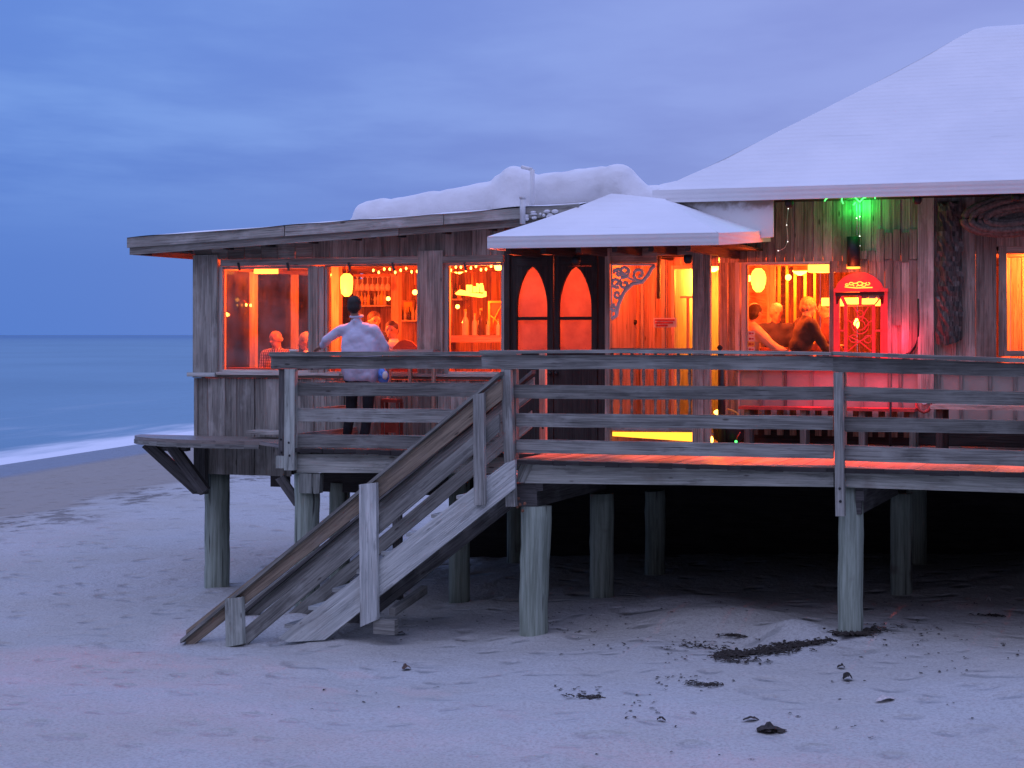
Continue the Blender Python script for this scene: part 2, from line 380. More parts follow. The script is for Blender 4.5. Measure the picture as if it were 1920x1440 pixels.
        for p, r in zip(pts, rs):
            for k in range(n):
                q = 2 * math.pi * k / n; s.v.append(p + (a_ * math.cos(q) + b_ * math.sin(q)) * r)
        for i in range(len(pts) - 1):
            for k in range(n):
                k2 = (k + 1) % n; s.face([base + i * n + k, base + i * n + k2, base + (i + 1) * n + k2, base + (i + 1) * n + k], None, .5, 0, True)
    def build(s, name, m_, parent=None, origin=None, remesh=0):
        me = bpy.data.meshes.new(name)
        if origin is None and parent is not None: origin = parent.get('_o') and Vector(parent['_o'])
        off = Vector(origin) if origin is not None else Vector((0, 0, 0))
        me.from_pydata([tuple(q - off) for q in s.v], [], s.f)
        me.uv_layers.new(name='UVMap'); me.attributes.new('tone', 'FLOAT', 'CORNER')
        me.uv_layers['UVMap'].data.foreach_set('uv', np.array([c_ for uvs in s.uv for q in uvs for c_ in q], dtype=np.float32))
        me.attributes['tone'].data.foreach_set('value', np.array([t for t, f in zip(s.tone, s.f) for _ in f], dtype=np.float32))
        me.polygons.foreach_set('use_smooth', np.array(s.sm, dtype=bool))
        me.materials.append(m_ if not isinstance(m_, str) else M[m_]); me.update()
        o_ = bpy.data.objects.new(name, me); COL.objects.link(o_)
        if parent is not None: o_.parent = parent; o_['_o'] = tuple(off)
        if parent is None: o_.location = off
        o_['_o'] = tuple(off)
        if remesh:
            md = o_.modifiers.new('remesh', 'REMESH'); md.mode = 'VOXEL'; md.voxel_size = remesh; md.use_smooth_shade = True
            ms_ = o_.modifiers.new('smooth', 'SMOOTH'); ms_.iterations = 2; ms_.factor = .5
        return o_
def tag(o_, label=None, cat=None, group=None, kind=None):
    if label: o_['label'] = label
    if cat: o_['category'] = cat
    if group: o_['group'] = group
    if kind: o_['kind'] = kind
    return o_
def thing(name, label, cat, loc=(0, 0, 0), group=None):
    o_ = bpy.data.objects.new(name, None); COL.objects.link(o_); o_.location = loc; o_['_o'] = tuple(loc); o_.empty_display_size = .1
    return tag(o_, label, cat, group)
def lamp(name, loc, power, color, size=.1, parent=None):
    d = bpy.data.lights.new(name, 'POINT'); d.energy = power; d.color = color; d.shadow_soft_size = size
    o_ = bpy.data.objects.new(name, d); COL.objects.link(o_); o_.location = loc
    if parent is not None: o_.location = Vector(loc) - Vector(parent['_o']); o_.parent = parent
    return o_

# ------------------------------------------------------------------ ground, sea
def cl(v, a, b): return max(a, min(b, v))
PILES = [(407, 20.65, .16), (576, 18.9, .145), (997, 18.0, .145), (1595, 18.0, .122), (1128, 20.0, .136), (1228, 22.0, .125), (1690, 20.6, .12), (637, 20.7, .13)]
PP = [(U(x, v), v) for x, v, r in PILES]
def gz(x, y):
    d = shore_d(x, y)
    z = .1 + .045 * (cl(x, -11.5, 1) + 6.5) * cl((y - 9) / 7, 0, 1) + .06 * (cl(y, 18, 22) - 18)
    z += .10 * (noise.noise(Vector((x * .35, y * .35, 0)))) * cl((y - 6) / 5, 0.2, 1) + .035 * noise.noise(Vector((x * 1.5, y * 1.5, 3)))
    # churned sand and drifts by the front piles
    for (px_, py_, a, sx, sy) in ((-10.1, 17.3, -.17, 1.3, .7), (-4.6, 18.7, .15, .9, .5), (-3.75, 18.0, .16, .35, .3), (-5.2, 19.6, .14, 1.2, .5), (-4.25, 17.75, -.12, .5, .3)):
        z += a * math.exp(-((x - px_) / sx) ** 2 - ((y - py_) / sy) ** 2)
    for (px_, py_) in PP[:4]:
        r2 = (x - px_) ** 2 + (y - py_) ** 2; z += .05 * math.exp(-r2 / .18)
    rough = noise.noise(Vector((x * 4, y * 4, 9))) * .018 + noise.noise(Vector((x * 9, y * 9, 5))) * .007
    z += rough
    if d > -16.5:
        t = (d + 16.5) / 16.5; z = z * max(0, 1 - t * 1.2) - 1.32 * (t ** 1.15 if t > 0 else 0)
    return z
def grid_mesh(name, xs, ys, zf, m_):
    me = bpy.data.meshes.new(name); nx_ = len(xs); vs = [(x, y, zf(x, y)) for y in ys for x in xs]
    fs = [(j * nx_ + i, j * nx_ + i + 1, (j + 1) * nx_ + i + 1, (j + 1) * nx_ + i) for j in range(len(ys) - 1) for i in range(nx_ - 1)]
    me.from_pydata(vs, [], fs); me.polygons.foreach_set('use_smooth', np.ones(len(fs), dtype=bool)); me.materials.append(M[m_])
    o_ = bpy.data.objects.new(name, me); COL.objects.link(o_); o_['kind'] = 'structure'; return o_
def seq(a, pts):
    out = [a]
    for end, step in pts:
        n_ = max(1, int(round((end - out[-1]) / step))); s0 = out[-1]
        out += [s0 + (end - s0) * (i + 1) / n_ for i in range(n_)]
    return out
xs = seq(-400, [(-60, 40), (-26, 1.2), (-13, .28), (1.5, .075), (6, .4), (60, 8), (400, 60)])
ys = seq(-30, [(2, 4), (9, .5), (11, .2), (21.5, .075), (30, .3), (60, .8), (120, 3), (400, 40)])
sand = grid_mesh('sand', xs, ys, gz, 'sand')
SEA = CZ - 4.6
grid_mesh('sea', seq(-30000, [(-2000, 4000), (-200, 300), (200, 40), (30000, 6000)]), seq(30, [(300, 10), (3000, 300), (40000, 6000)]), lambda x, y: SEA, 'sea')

# ------------------------------------------------------------------ RESTAURANT
rest = thing('beach_restaurant', 'weathered grey wooden beach restaurant on piles with white coated roofs and glowing windows', 'restaurant', (U(365, VW), VW, DZ))
def siding(mb, V, u0, u1, z0, z1, bw=.19, ph=0.0, d=.025, batten=True):
    zt = z1 if callable(z1) else (lambda u: z1); zb = z0 if callable(z0) else (lambda u: z0)
    i = math.floor((u0 - ph) / bw)
    while ph + i * bw < u1 - .004:
        a = max(u0, ph + i * bw + .003); b_ = min(u1, ph + (i + 1) * bw - .003)
        if b_ - a > .012:
            rs = random.Random(i * 7 + int(V * 10)); dv = rs.uniform(0, .008)
            mb.hexa([(a, V + dv, zb(a)), (b_, V + dv, zb(b_)), (b_, V + d, zb(b_)), (a, V + d, zb(a)), (a, V + dv, zt(a)), (b_, V + dv, zt(b_)), (b_, V + d, zt(b_)), (a, V + d, zt(a))], rs.random())
            if batten and i % 2 == 0 and b_ - a > .1:
                mb.hexa([(a - .0, V - .018, zb(a)), (a + .045, V - .018, zb(a)), (a + .045, V + dv - .001, zb(a)), (a, V + dv - .001, zb(a)),
                         (a, V - .018, zt(a)), (a + .045, V - .018, zt(a)), (a + .045, V + dv - .001, zt(a)), (a, V + dv - .001, zt(a))], rs.random())
        i += 1
# --- bar wing roof (shed rising to the right)
VR = 20.12
ra, rb = P(238, 450, VR), P(1062, 388, VR)
def roof_z(u): return ra.z + (rb.z - ra.z) * (u - ra.x) / (rb.x - ra.x)
uL = ra.x; uR = U(1085, VR)
mb = MB()
n_ = 26
for i in range(n_):   # upper weathered fascia board, slightly ragged, in three lengths
    pass
for (a, b_) in ((0, .37), (.372, .72), (.722, 1.0)):
    xa, xb = uL + (uR - uL) * a, uL + (uR - uL) * b_
    za, zb_ = roof_z(xa), roof_z(xb)
    mb.hexa([(xa, VR, za - .10), (xb, VR, zb_ - .10), (xb, VR + .04, zb_ - .10), (xa, VR + .04, za - .10), (xa, VR, za + .03), (xb, VR, zb_ + .03), (xb, VR + .04, zb_ + .03), (xa, VR + .04, za + .03)])
mb.build('fascia_board', 'fascia', rest)
mb = MB(); xb = U(745, VR)
mb.hexa([(uL + .02, VR + .03, ra.z - .19), (xb, VR + .03, roof_z(xb) - .19), (xb, VR + .07, roof_z(xb) - .19), (uL + .02, VR + .07, ra.z - .19),
         (uL + .02, VR + .03, ra.z - .10), (xb, VR + .03, roof_z(xb) - .10), (xb, VR + .07, roof_z(xb) - .10), (uL + .02, VR + .07, ra.z - .10)])
mb.build('fascia_board', 'fascia', rest)
mb = MB(); xb0 = xb
mb.hexa([(xb0, VR + .045, roof_z(xb0) - .19), (uR, VR + .045, roof_z(uR) - .19), (uR, VR + .08, roof_z(uR) - .19), (xb0, VR + .08, roof_z(xb0) - .19),
         (xb0, VR + .045, roof_z(xb0) - .10), (uR, VR + .045, roof_z(uR) - .10), (uR, VR + .08, roof_z(uR) - .10), (xb0, VR + .08, roof_z(xb0) - .10)])
mb.build('fascia_board', 'siding', rest)
# side fascia on the gable end going back
for k, (o1, o2, dd_) in enumerate(((-.10, .03, 0), (-.19, -.10, .03))):
    mb = MB(); mb.box(uL + dd_, uL + dd_ + .04, VR + .075, 26.0, ra.z + o1, ra.z + o2 - .001); mb.build('fascia_board', 'siding', rest)
mb = MB()   # soffit and rafter tails
zs = lambda u: roof_z(u) - .12
mb.hexa([(uL + .08, VR + .09, zs(uL)), (uR, VR + .09, zs(uR)), (uR, 26, zs(uR)), (uL + .08, 26, zs(uL)), (uL + .08, VR + .09, zs(uL) + .04), (uR, VR + .09, zs(uR) + .04), (uR, 26, zs(uR) + .04), (uL + .08, 26, zs(uL) + .04)], .3)
u_ = uL + .15
while u_ < U(910, VR): mb.box(u_, u_ + .05, VR + .10, VW, zs(u_) - .08, zs(u_) - .002); u_ += .6
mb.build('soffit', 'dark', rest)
mb = MB()   # white coated roof sheet
nU, nV = 60, 14
base = len(mb.v)
for j in range(nV):
    for i in range(nU):
        u_ = uL - .02 + (uR + .02 - uL) * i / (nU - 1); v_ = VR - .015 + (26 - VR) * j / (nV - 1)
        e = .0 if 0 < j else -.045
        mb.v.append(Vector((u_, v_, roof_z(min(u_, uR)) + .075 + e + .03 * noise.noise(Vector((u_ * 1.4, v_ * 1.2, 0))) + (.05 if j > 1 else 0) * .8)))
for j in range(nV - 1):
    for i in range(nU - 1): mb.face([base + j * nU + i, base + j * nU + i + 1, base + (j + 1) * nU + i + 1, base + (j + 1) * nU + i], None, .5, 0, True)
mb.build('flat_roof', 'foam', rest)

# --- bar wing walls
zt_win = Z(600, 497, VW); zb_win = Z(410, 698, VW)
mb = MB(); u0, u1 = U(365, VW), U(945, VW)
siding(mb, VW, u0, u1, zt_win + .09, lambda u: roof_z(u) - .13, .24, u0, batten=False)
mb.build('upper_siding', 'siding', rest)
mb = MB(); mb.box(U(415, VW), U(945, VW), VW - .03, VW - .002, zt_win, zt_win + .088, .45)
mb.build('window_header', 'siding', rest)
mb = MB()
siding(mb, VW, u0, U(545, VW), Z(400, 889, VW), zb_win - .075, .21, u0 - .02)
siding(mb, VW, U(545, VW), u1, DZ - .1, zb_win - .075, .21, u0 - .02)
mb.build('lower_siding', 'siding_low', rest)
# corner post and window posts
def post(x0, x1, y0, y1, V, d, m_, name='wall_post', tone=.6, proud=.02):
    mb = MB(); mb.box(U(x0, V), U(x1, V), V - proud, V + d, Z((x0 + x1) / 2, y1, V), Z((x0 + x1) / 2, y0, V), tone); return mb.build(name, m_, rest)
post(363, 409, 478, 701, VW, .14, 'siding_low', tone=.55)
post(583, 597, 499, 700, VW, .10, 'siding')
post(597, 608, 499, 700, VW + .02, .10, 'trim', tone=.3)
post(785, 832, 470, 706, VW, .14, 'siding', tone=.75, proud=.036)
# sill
mb = MB(); mb.box(U(410, VW), U(640, VW), VW - .07, VW + .10, zb_win - .03, zb_win + .005, .8); mb.box(U(640, VW), u1, VW - .06, VW + .10, zb_win - .03, zb_win + .005, .5)
mb.build('window_sill', 'trim', rest)
mb = MB(); mb.box(U(357, VW), U(409, VW), VW - .09, VW + .02, zb_win - .055, zb_win - .004, .9)
mb.build('corner_sill', 'stringer', rest)
mb = MB(); mb.box(u0 - .02, u1, VW - .02, VW + .05, zb_win - .07, zb_win - .032, .3); mb.build('sill_apron', 'siding', rest)
# windows
def window(x0, x1, V, zb_, zt_, gm, jamb=.05, fm='trim', dV=.07, mull=()):
    ua, ub = U(x0, V), U(x1, V)
    mb = MB(); w_ = jamb
    mb.box(ua, ua + w_, V + .02, V + .12, zb_, zt_); mb.box(ub - w_, ub, V + .02, V + .12, zb_, zt_)
    mb.box(ua + w_, ub - w_, V + .022, V + .118, zt_ - w_ * .7, zt_); mb.box(ua + w_, ub - w_, V + .022, V + .118, zb_, zb_ + w_ * .7)
    for q in mull: mb.box(U(q, V) - .012, U(q, V) + .012, V + .05, V + .09, zb_ + w_, zt_ - w_)
    fr_ = mb.build('window', fm, rest)
    mb = MB(); mb.box(ua + w_, ub - w_, V + dV, V + dV + .006, zb_ + w_ * .7, zt_ - w_ * .7); mb.build('pane', gm, fr_)
    return fr_
window(409, 583, VW, zb_win, zt_win, 'glass_hazy', .05)
window(608, 785, VW, zb_win, zt_win, 'glass', .03)
window(832, 945, VW, zb_win, zt_win, 'glass', .045)
# little rolled-shutter pegs under the header
for x in (449, 541, 656, 738, 873):
    mb = MB(); p = P(x, 500, VW - .05); mb.beam(p + Vector((-.02, 0, .05)), p + Vector((.03, -.05, -.05)), (.022, 0, 0), (0, .02, .006)); mb.build('shutter_hook', 'black', rest)
# wing interior
ui0, ui1 = u0 + .12, U(945, VW)
CE = zt_win + .16; VB = 25.2
mb = MB()
siding(mb, VB, ui0, ui1, DZ, CE, .3, ui0, batten=False)
mb.box(ui0 - .1, ui0 - .04, VW + .14, VB, DZ, zb_win); mb.box(ui0 - .1, ui0 - .04, VW + .14, VB, zt_win - .02, CE); mb.box(ui1, ui1 + .05, VW + .14, VB, DZ, CE)
mb.build('interior_wall', 'interior', rest)
mb = MB(); mb.box(ui0 - .1, ui1 + .05, VW + .03, VB, CE, CE + .04); mb.build('ceiling', 'porchwall', rest)
mb = MB(); mb.box(ui0 - .1, ui1 + .05, VW + .03, VB, DZ - .16, DZ - .02); mb.build('floor', 'interior', rest)
for (va, vb) in ((VW + .14, VW + .3), (21.75, 21.83), (22.95, 23.03), (23.5, 23.68), (24.3, 24.37), (25.0, VB)):
    mb = MB(); mb.box(ui0 - .12, ui0 + .02, va, vb, zb_win, zt_win - .02); mb.build('sea_window_post', 'trim', rest)
mb = MB(); mb.box(ui0 - .075, ui0 - .065, VW + .3, 25.0, zb_win, zt_win - .02); mb.build('sea_window_pane', 'seaglass', rest)
for (x, V) in ((740, 23.0), (628, 21.9)):
    mb = MB(); uu = U(x, V); mb.box(uu - .055, uu + .055, V, V + .11, DZ - .02, CE); mb.build('interior_post', 'porchwall', rest)
for V in (21.4, 22.6, 23.8):
    mb = MB(); mb.box(ui0, ui1, V, V + .1, CE - .14, CE - .002); mb.build('ceiling_beam', 'interior', rest)

# --- doors and vestibule under the canopy
door = MB()
zb_d = DZ - .02; zt_d = Z(1040, 462, VD)
def prt(mb, x0, x1, y0, y1, V, d, tone=.4, zb_=None, zt_=None):
    mb.box(U(x0, V), U(x1, V), V, V + d, Z(1040, y1, V) if zb_ is None else zb_, Z(1040, y0, V) if zt_ is None else zt_, tone)
for x0, x1 in ((945, 955), (1122, 1134)): prt(door, x0, x1, 0, 0, VD - .04, .12, .5, zb_d, zt_d)
prt(door, 955, 1122, 462, 476, VD - .03, .1, .3)
door.build('door_frame', 'dark', rest)
ARP = []
for (xa, xb) in ((969, 1026), (1048, 1109)):
    d_ = MB(); L_, R_ = (957, 1037) if xa < 1000 else (1039, 1120)
    prt(d_, L_, xa, 478, 838, VD, .05, .35); prt(d_, xb, R_, 478, 838, VD, .05, .35); prt(d_, xa, xb, 657, 838, VD, .05, .3); prt(d_, xa, xb, 478, 499, VD, .05, .3)
    xm = (xa + xb) / 2; hw = (xb - xa) / 2
    def arch(t): # t 0 spring..1 apex -> half width fraction
        return math.cos(t * math.pi / 2) ** .62
    left = [(xm - hw * arch(t / 10), 578 - 79 * (t / 10)) for t in range(11)]
    d_.pq([(xa, 499)] + [(xa, 578)] + left[1:], VD, .05, .35)
    right = [(2 * xm - x, y) for x, y in left]
    d_.pq([(xb, 499)] + right[1:][::-1] + [(xb, 578)], VD, .05, .35)
    prt(d_, xa, xb, 594, 600, VD + .01, .03, .3)
    dr = d_.build('door', 'dark', rest)
    p_ = MB(); prt(p_, xa - 1, xb + 1, 497, 660, VD + .055, .008, .5); p_.build('frosted_pane', 'frost', dr)
    h_ = MB(); hx = 1031 if xa < 1000 else 1043
    q = P(hx, 700, VD - .03); h_.lathe(q, [(.001, -.03), (.02, -.02), (.025, 0), (.02, .02), (.001, .03)], 10); h_.build('door_knob', 'black', dr)
mb = MB()
ua, ub = U(945, VD), U(1134, VD)
mb.box(ua, ub, VM, VM + .05, DZ, zt_d); mb.box(ua + .002, ua + .05, VD + .1, VM, DZ, zt_d)
mb.box(ub - .05, ub, VD + .1, VM, DZ, zt_d)
mb.build('vestibule_wall', 'porchwall', rest)

# --- main building front wall (VM) in pieces
ueL, ueR = U(1134, VM), 3.2
mb = MB()
EZ = Z(1230, 375, 21.0)          # eave underside
zw4t, zw4b = Z(1475, 494, VM), Z(1475, 690, VM)
# above the canopy strip and beyond
siding(mb, VM, U(1347, VM), U(1722, VM), zw4t + .02, EZ - .02, .115, .03, batten=False)
siding(mb, VM, U(1347, VM), U(1379, VM), DZ, zw4t + .02, .1, .03, batten=False)
siding(mb, VM, U(1556, VM), U(1563, VM), zw4b, zw4t + .02, .12, .03, batten=False)
siding(mb, VM, U(1664, VM), U(1722, VM), zw4b, zw4t + .02, .13, .03)
siding(mb, VM, U(1563, VM), U(1664, VM), Z(1615, 510, VM), zw4t + .02, .12, .03, batten=False)
siding(mb, VM, U(1722, VM), U(1868, VM), Z(1800, 692, VM), EZ - .02, .27, .1)
siding(mb, VM, U(1868, VM), ueR, Z(1880, 462, VM), EZ - .02, .2, .1, batten=False)
mb.build('main_siding', 'siding', rest)
mb = MB()
siding(mb, VM, ueL, U(1262, VM), DZ, EZ - .02, .16, .05, batten=False)
siding(mb, VM, U(1262, VM), U(1347, VM), Z(1290, 500, VM), EZ - .02, .16, .05, batten=False)
siding(mb, VM, U(1297, VM), U(1331, VM), DZ, Z(1290, 500, VM), .16, .05, batten=False)
mb.build('porch_back_wall', 'porchwall', rest)
# a patch of overlapping older boards at the right of the lamp
mb = MB()
for i in range(7):
    x0 = 1612 + i * 15.5; mb.prect(x0, x0 + 14, 430 + 6 * (i % 2) if i > 1 else 470, 486 + 3 * (i % 3), VM - .03, .02)
for i in range(7): x0 = 1613 + i * 15.5; mb.prect(x0, x0 + 14, 488, 560 + 50 * (i > 3) + 60 * (i > 4), VM - .02, .018)
mb.build('patched_boards', 'siding', rest)
# wainscot under the windows
mb = MB(); zpt, zpb = zw4b, DZ + .05
mb.box(U(1379, VM), ueR, VM, VM + .03, DZ, zpt - .001, .6); mb.build('wainscot', 'panel', rest)
mb = MB()
for x in (1381, 1427, 1473, 1522, 1570, 1617, 1668, 1688, 1760, 1802, 1856, 1903, 1950): mb.box(U(x, VM) - .02, U(x, VM) + .02, VM - .022, VM - .001, DZ, zpt - .002, .3)
mb.build('wainscot_batten', 'rail', rest)
mb = MB(); mb.box(U(1379, VM), ueR, VM - .03, VM - .002, DZ, DZ + .17, .1); mb.build('base_board', 'dark', rest)
mb = MB(); mb.box(U(1722, VM), U(1752, VM), VM - .06, VM - .02, DZ + .2, EZ - .02, .85); mb.build('wall_post', 'siding_low', rest)
mb = MB(); mb.box(U(1379, VM), ueR, VM - .05, VM - .001, zpt - .03, zpt + .01, .6); mb.build('window_sill', 'trim', rest)
# casing boards left of the dining window
mb = MB(); mb.box(U(1379, VM), U(1387, VM), VM - .02, VM + .1, DZ, zw4t + .02, .8); mb.box(U(1390, VM), U(1398, VM), VM - .0, VM + .12, zw4b, zw4t + .02, .9)
mb.box(U(1398, VM), U(1556, VM), VM - .01, VM + .12, zw4t - .005, zw4t + .02, .9)
mb.build('window_casing', 'trim', rest)
w4 = window(1398, 1556, VM, zw4b, zw4t - .006, 'glass', .012, 'trim', .05)
# payment stickers in the window corner
for k in range(4):
    y0 = 621 + k * 10
    mb = MB(); mb.prect(1402, 1415, y0, y0 + 8.2, VM + .03, .004); st_ = mb.build('window_sticker', 'signwhite' if k != 2 else 'signyellow', w4)
    mb = MB(); mb.prect(1404, 1408, y0 + 2.2, y0 + 6, VM + .026, .003); mb.prect(1409, 1413, y0 + 2.8, y0 + 5.6, VM + .026, .003); mb.build('sticker_mark', 'signred', st_)
# small plate above the window inside
mb = MB(); mb.prect(1487, 1521, 497, 508, VM + .3, .01); pl_ = mb.build('window_plate', 'signyellow', rest)
mb = MB(); mb.prect(1495, 1517, 500, 501.4, VM + .296, .003); mb.prect(1495, 1517, 503.5, 505, VM + .296, .003); mb.build('plate_line', 'signred', pl_)
# far right window
window(1872, 1990, VM, Z(1890, 668, VM), Z(1890, 462, VM), 'glass', .09, 'siding')
mb = MB(); siding(mb, VM + 1.2, U(1860, VM), ueR + 1, DZ, EZ, .14, .05, batten=True); mb.build('interior_wall', 'porchwall', rest)
# arched red window with grille
ARW = thing
mb = MB(); XA, XB = 1563, 1664
mb.prect(XA, XA + 6, 548, 690, VM - .03, .12); mb.prect(XB - 10, XB, 548, 690, VM - .03, .12)
mb.prect(XA + 0, XB, 541, 547, VM - .07, .15)
aw = mb.build('arched_window', 'red_glowing', rest)
mb = MB(); n_ = 18
mb.pq([(1566 + (1657 - 1566) * i / n_, 541 - 31 * math.sin(math.pi * i / n_) ** .62) for i in range(n_ + 1)], VM - .045, .05, .6)
mb.build('arch_panel', 'red_glowing', aw)
mb = MB()  # gilt scroll on the arch, its shine put in as emission
for k, (x, r_) in enumerate(((1588, 3), (1596, 4), (1604, 5), (1612, 6), (1619, 5), (1627, 4))):
    mb.tube([P(x + r_ * math.cos(a), 534 + .6 * r_ * math.sin(a) - (k % 2) * 2, VM - .05) for a in [i * .7 + k for i in range(9)]], .007, 6)
mb.tube([P(1584, 538, VM - .05), P(1605, 540, VM - .05), P(1636, 539, VM - .05)], .008, 6)
mb.build('gilt_scroll_glow', 'lampsoft', aw)
mb = MB()
mb.prect(1566, 1658, 548, 554, VM - .04, .04); mb.pq([(1567, 554), (1577, 554), (1571, 570), (1568, 570)], VM - .04, .04); mb.pq([(1657, 554), (1648, 554), (1653, 570), (1656, 570)], VM - .04, .04)
mb.build('lintel_bracket', 'dark', aw)
mb = MB()
for a, b_ in (((1578, 556), (1586, 572)), ((1652, 556), (1640, 572)), ((1586, 572), (1586, 690)), ((1638, 572), (1638, 690)), ((1586, 572), (1639, 572)), ((1613, 555), (1613, 572)), ((1572, 556), (1572, 690)), ((1654, 556), (1654, 690)), ((1572, 620), (1586, 620)), ((1640, 620), (1654, 620))):
    mb.beam(P(*a, VM - .02), P(*b_, VM - .02), (.03, 0, .02) if a[0] != b_[0] else (.034, 0, 0), (0, .04, 0) if a[0] == b_[0] else (0, .04, 0))
mb.build('muntin', 'red_glowing', aw)
mb = MB()
for a, b_ in (((1590, 630), (1634, 658)), ((1590, 658), (1634, 628)), ((1600, 575), (1612, 600)), ((1628, 576), (1616, 600)), ((1590, 600), (1606, 618)), ((1636, 600), (1620, 618))):
    pa, pb = P(*a, VM), P(*b_, VM); mb.tube([pa, (pa + pb) / 2 + Vector((0, 0, .02)), pb], .008, 6)
for (cx, cy, r_) in ((1613, 610, 16), (1613, 610, 9), (1600, 635, 7), (1627, 636, 7), (1613, 588, 6)):
    mb.tube([P(cx + r_ * math.cos(i * .45), cy + r_ * math.sin(i * .45), VM) for i in range(15)], .007, 6)
mb.build('wrought_grille', 'red_glowing', aw)
mb = MB(); mb.prect(1569, 1657, 554, 690, VM + .06, .006); mb.build('pane', 'glass', aw)

# --- dining room interior
mb = MB(); VI = 25.5
siding(mb, VI, U(1331, VM), ueR, DZ, EZ, .26, .05, batten=True)
mb.box(U(1345, VM) , U(1345, VM) + .05, VM + .13, VI, DZ, EZ); mb.box(ueR, ueR + .05, VM + .06, VI, DZ, EZ)
mb.build('interior_wall', 'interior', rest)
mb = MB(); mb.box(ueL - 1.0, ueR, VM + .06, VI, zw4t + .08, zw4t + .12); mb.build('ceiling', 'porchwall', rest)
mb = MB(); mb.box(ueL - 1.0, ueR, VM + .06, VI, DZ - .16, DZ - .02); mb.build('floor', 'interior', rest)
# lit passage seen through the porch door
mb = MB(); VH = 23.4
mb.box(U(1262, VM) - .02, U(1262, VM) + .02, VM + .06, VH, DZ, EZ); mb.box(U(1262, VM), U(1345, VM), VH, VH + .04, DZ, EZ)
mb.build('passage_wall', 'trim', rest)
mb = MB(); mb.prect(1258, 1264, 498, 835, VM - .04, .1); mb.prect(1264, 1300, 498, 504, VM - .04, .1); mb.prect(1275, 1300, 555, 559, VM + .02, .05); mb.prect(1287, 1291, 559, 655, VM + .02, .05)
mb.build('door_frame', 'porchwall', rest)
# porch interior details
mb = MB(); mb.prect(1176, 1182, 465, 835, VM - .05, .04); mb.prect(1201, 1206, 465, 835, VM - .05, .04); mb.prect(1240, 1247, 480, 835, VM - .05, .04); mb.build('wall_batten', 'trim', rest)
mb = MB(); mb.prect(1231, 1300, 474, 482, VD + .5, .05); mb.prect(1231, 1237, 482, 560, VD + .5, .05); mb.build('hanging_valance', 'interior', rest)
mb = MB(); mb.pq([(1141, 810), (1298, 811), (1298, 828), (1141, 817)], VD + .25, .03, .5); mb.build('lit_floor_glow', 'stripglow', rest)  # glowing strip stands in for the brightly lit porch floor
# canopy posts and beams
def vpost(x0, x1, y0, V, d, m_, zb_=None, tone=.6, name='porch_post'):
    mb = MB(); mb.box(U(x0, V), U(x1, V), V, V + d, DZ if zb_ is None else zb_, Z((x0 + x1) / 2, y0, V), tone); return mb.build(name, m_, rest)
vpost(1134, 1143, 462, VD - .06, .11, 'siding', tone=.9)
vpost(1298, 1318, 462, VD - .04, .14, 'siding', tone=.7)
vpost(1320, 1331, 462, VD + .02, .08, 'siding', tone=.85)
mb = MB(); mb.prect(1143, 1298, 462, 479, VD - .05, .10); mb.build('porch_header', 'siding', rest)
mb = MB(); mb.prect(1143, 1231, 477, 494, VD - .02, .04, .7); mb.build('header_trim', 'siding', rest)
# knee wall strip / porch balustrade
mb = MB(); mb.prect(1143, 1298, 653, 662, VD - .03, .08); mb.prect(1143, 1298, 782, 808, VD - .03, .07)
for i, x in enumerate((1147, 1164, 1184.5, 1206.5, 1228.5, 1250.5, 1271.5, 1293)):
    u_ = U(x, VD); z0, z1 = Z(1220, 782, VD), Z(1220, 662, VD); h = z1 - z0
    mb.lathe((u_, VD + .01, z0), [(.018, 0), (.018, h * .12), (.010, h * .16), (.024, h * .3), (.014, h * .5), (.024, h * .66), (.010, h * .84), (.018, h * .88), (.018, h)], 8)
mb.build('porch_balustrade', 'rail', rest)
# carved fretwork corner
mb = MB()
def scroll(cx, cy, r0, turns, a0, sgn=1, rad=.021, n=22, V=VD - .05):
    pts = []
    for i in range(n + 1):
        t = i / n; a = a0 + sgn * turns * 2 * math.pi * t; r_ = r0 * (1 - .78 * t)
        pts.append(P(cx + r_ * math.cos(a), cy + r_ * math.sin(a), V))
    mb.tube(pts, rad, 6)
def line(*pts, rad=.021): mb.tube([P(x, y, VD - .05) for x, y in pts], rad, 6)
scroll(1199, 514, 15, 1.3, 0); scroll(1170, 509, 12, 1.2, 2, -1); scroll(1156, 530, 10, 1.2, 1, 1); scroll(1172, 533, 9, 1.1, 4, -1); scroll(1158, 552, 8, 1.1, 0, 1); scroll(1160, 512, 9, 1.2, 3); scroll(1152, 578, 7, 1.2, 5, -1)
line((1147, 495), (1147, 598), rad=.010); line((1147, 496), (1228, 496), rad=.012); line((1147, 598), (1156, 592), (1160, 570), (1170, 548), (1186, 532), (1204, 529), (1215, 516), (1222, 503), (1228, 498), rad=.024)
line((1150, 505), (1190, 527), rad=.014); line((1150, 540), (1180, 505), rad=.013)
mb.build('fretwork_bracket', 'fret', rest)
# --- canopy roof
VC = 19.2
A = P(914, 445, VC); B_ = P(1348, 437, VC); C_ = P(1445, 433, VM - .03); Rg1 = P(1146, 364, 20.5); Rg2 = P(1247, 374, 20.85)
mb = MB()
def roofquad(mb, a, b_, c_, d_, n=14, amp=.02):
    base = len(mb.v)
    for j in range(n + 1):
        for i in range(n + 1):
            s_, t_ = i / n, j / n; p = a.lerp(b_, s_).lerp(d_.lerp(c_, s_), t_)
            p = p + Vector((0, 0, amp * noise.noise(p * 1.3) - .01 * math.sin(math.pi * t_))); mb.v.append(p)
    for j in range(n):
        for i in range(n):
            q = base + j * (n + 1) + i; mb.face([q, q + 1, q + n + 2, q + n + 1], None, .5, 0, True)
Ab = Vector((A.x, VM, A.z)); roofquad(mb, A, B_, Rg2, Rg1); roofquad(mb, Ab, A, Rg1, Rg1); roofquad(mb, B_, C_, Rg2, Rg2, amp=0)
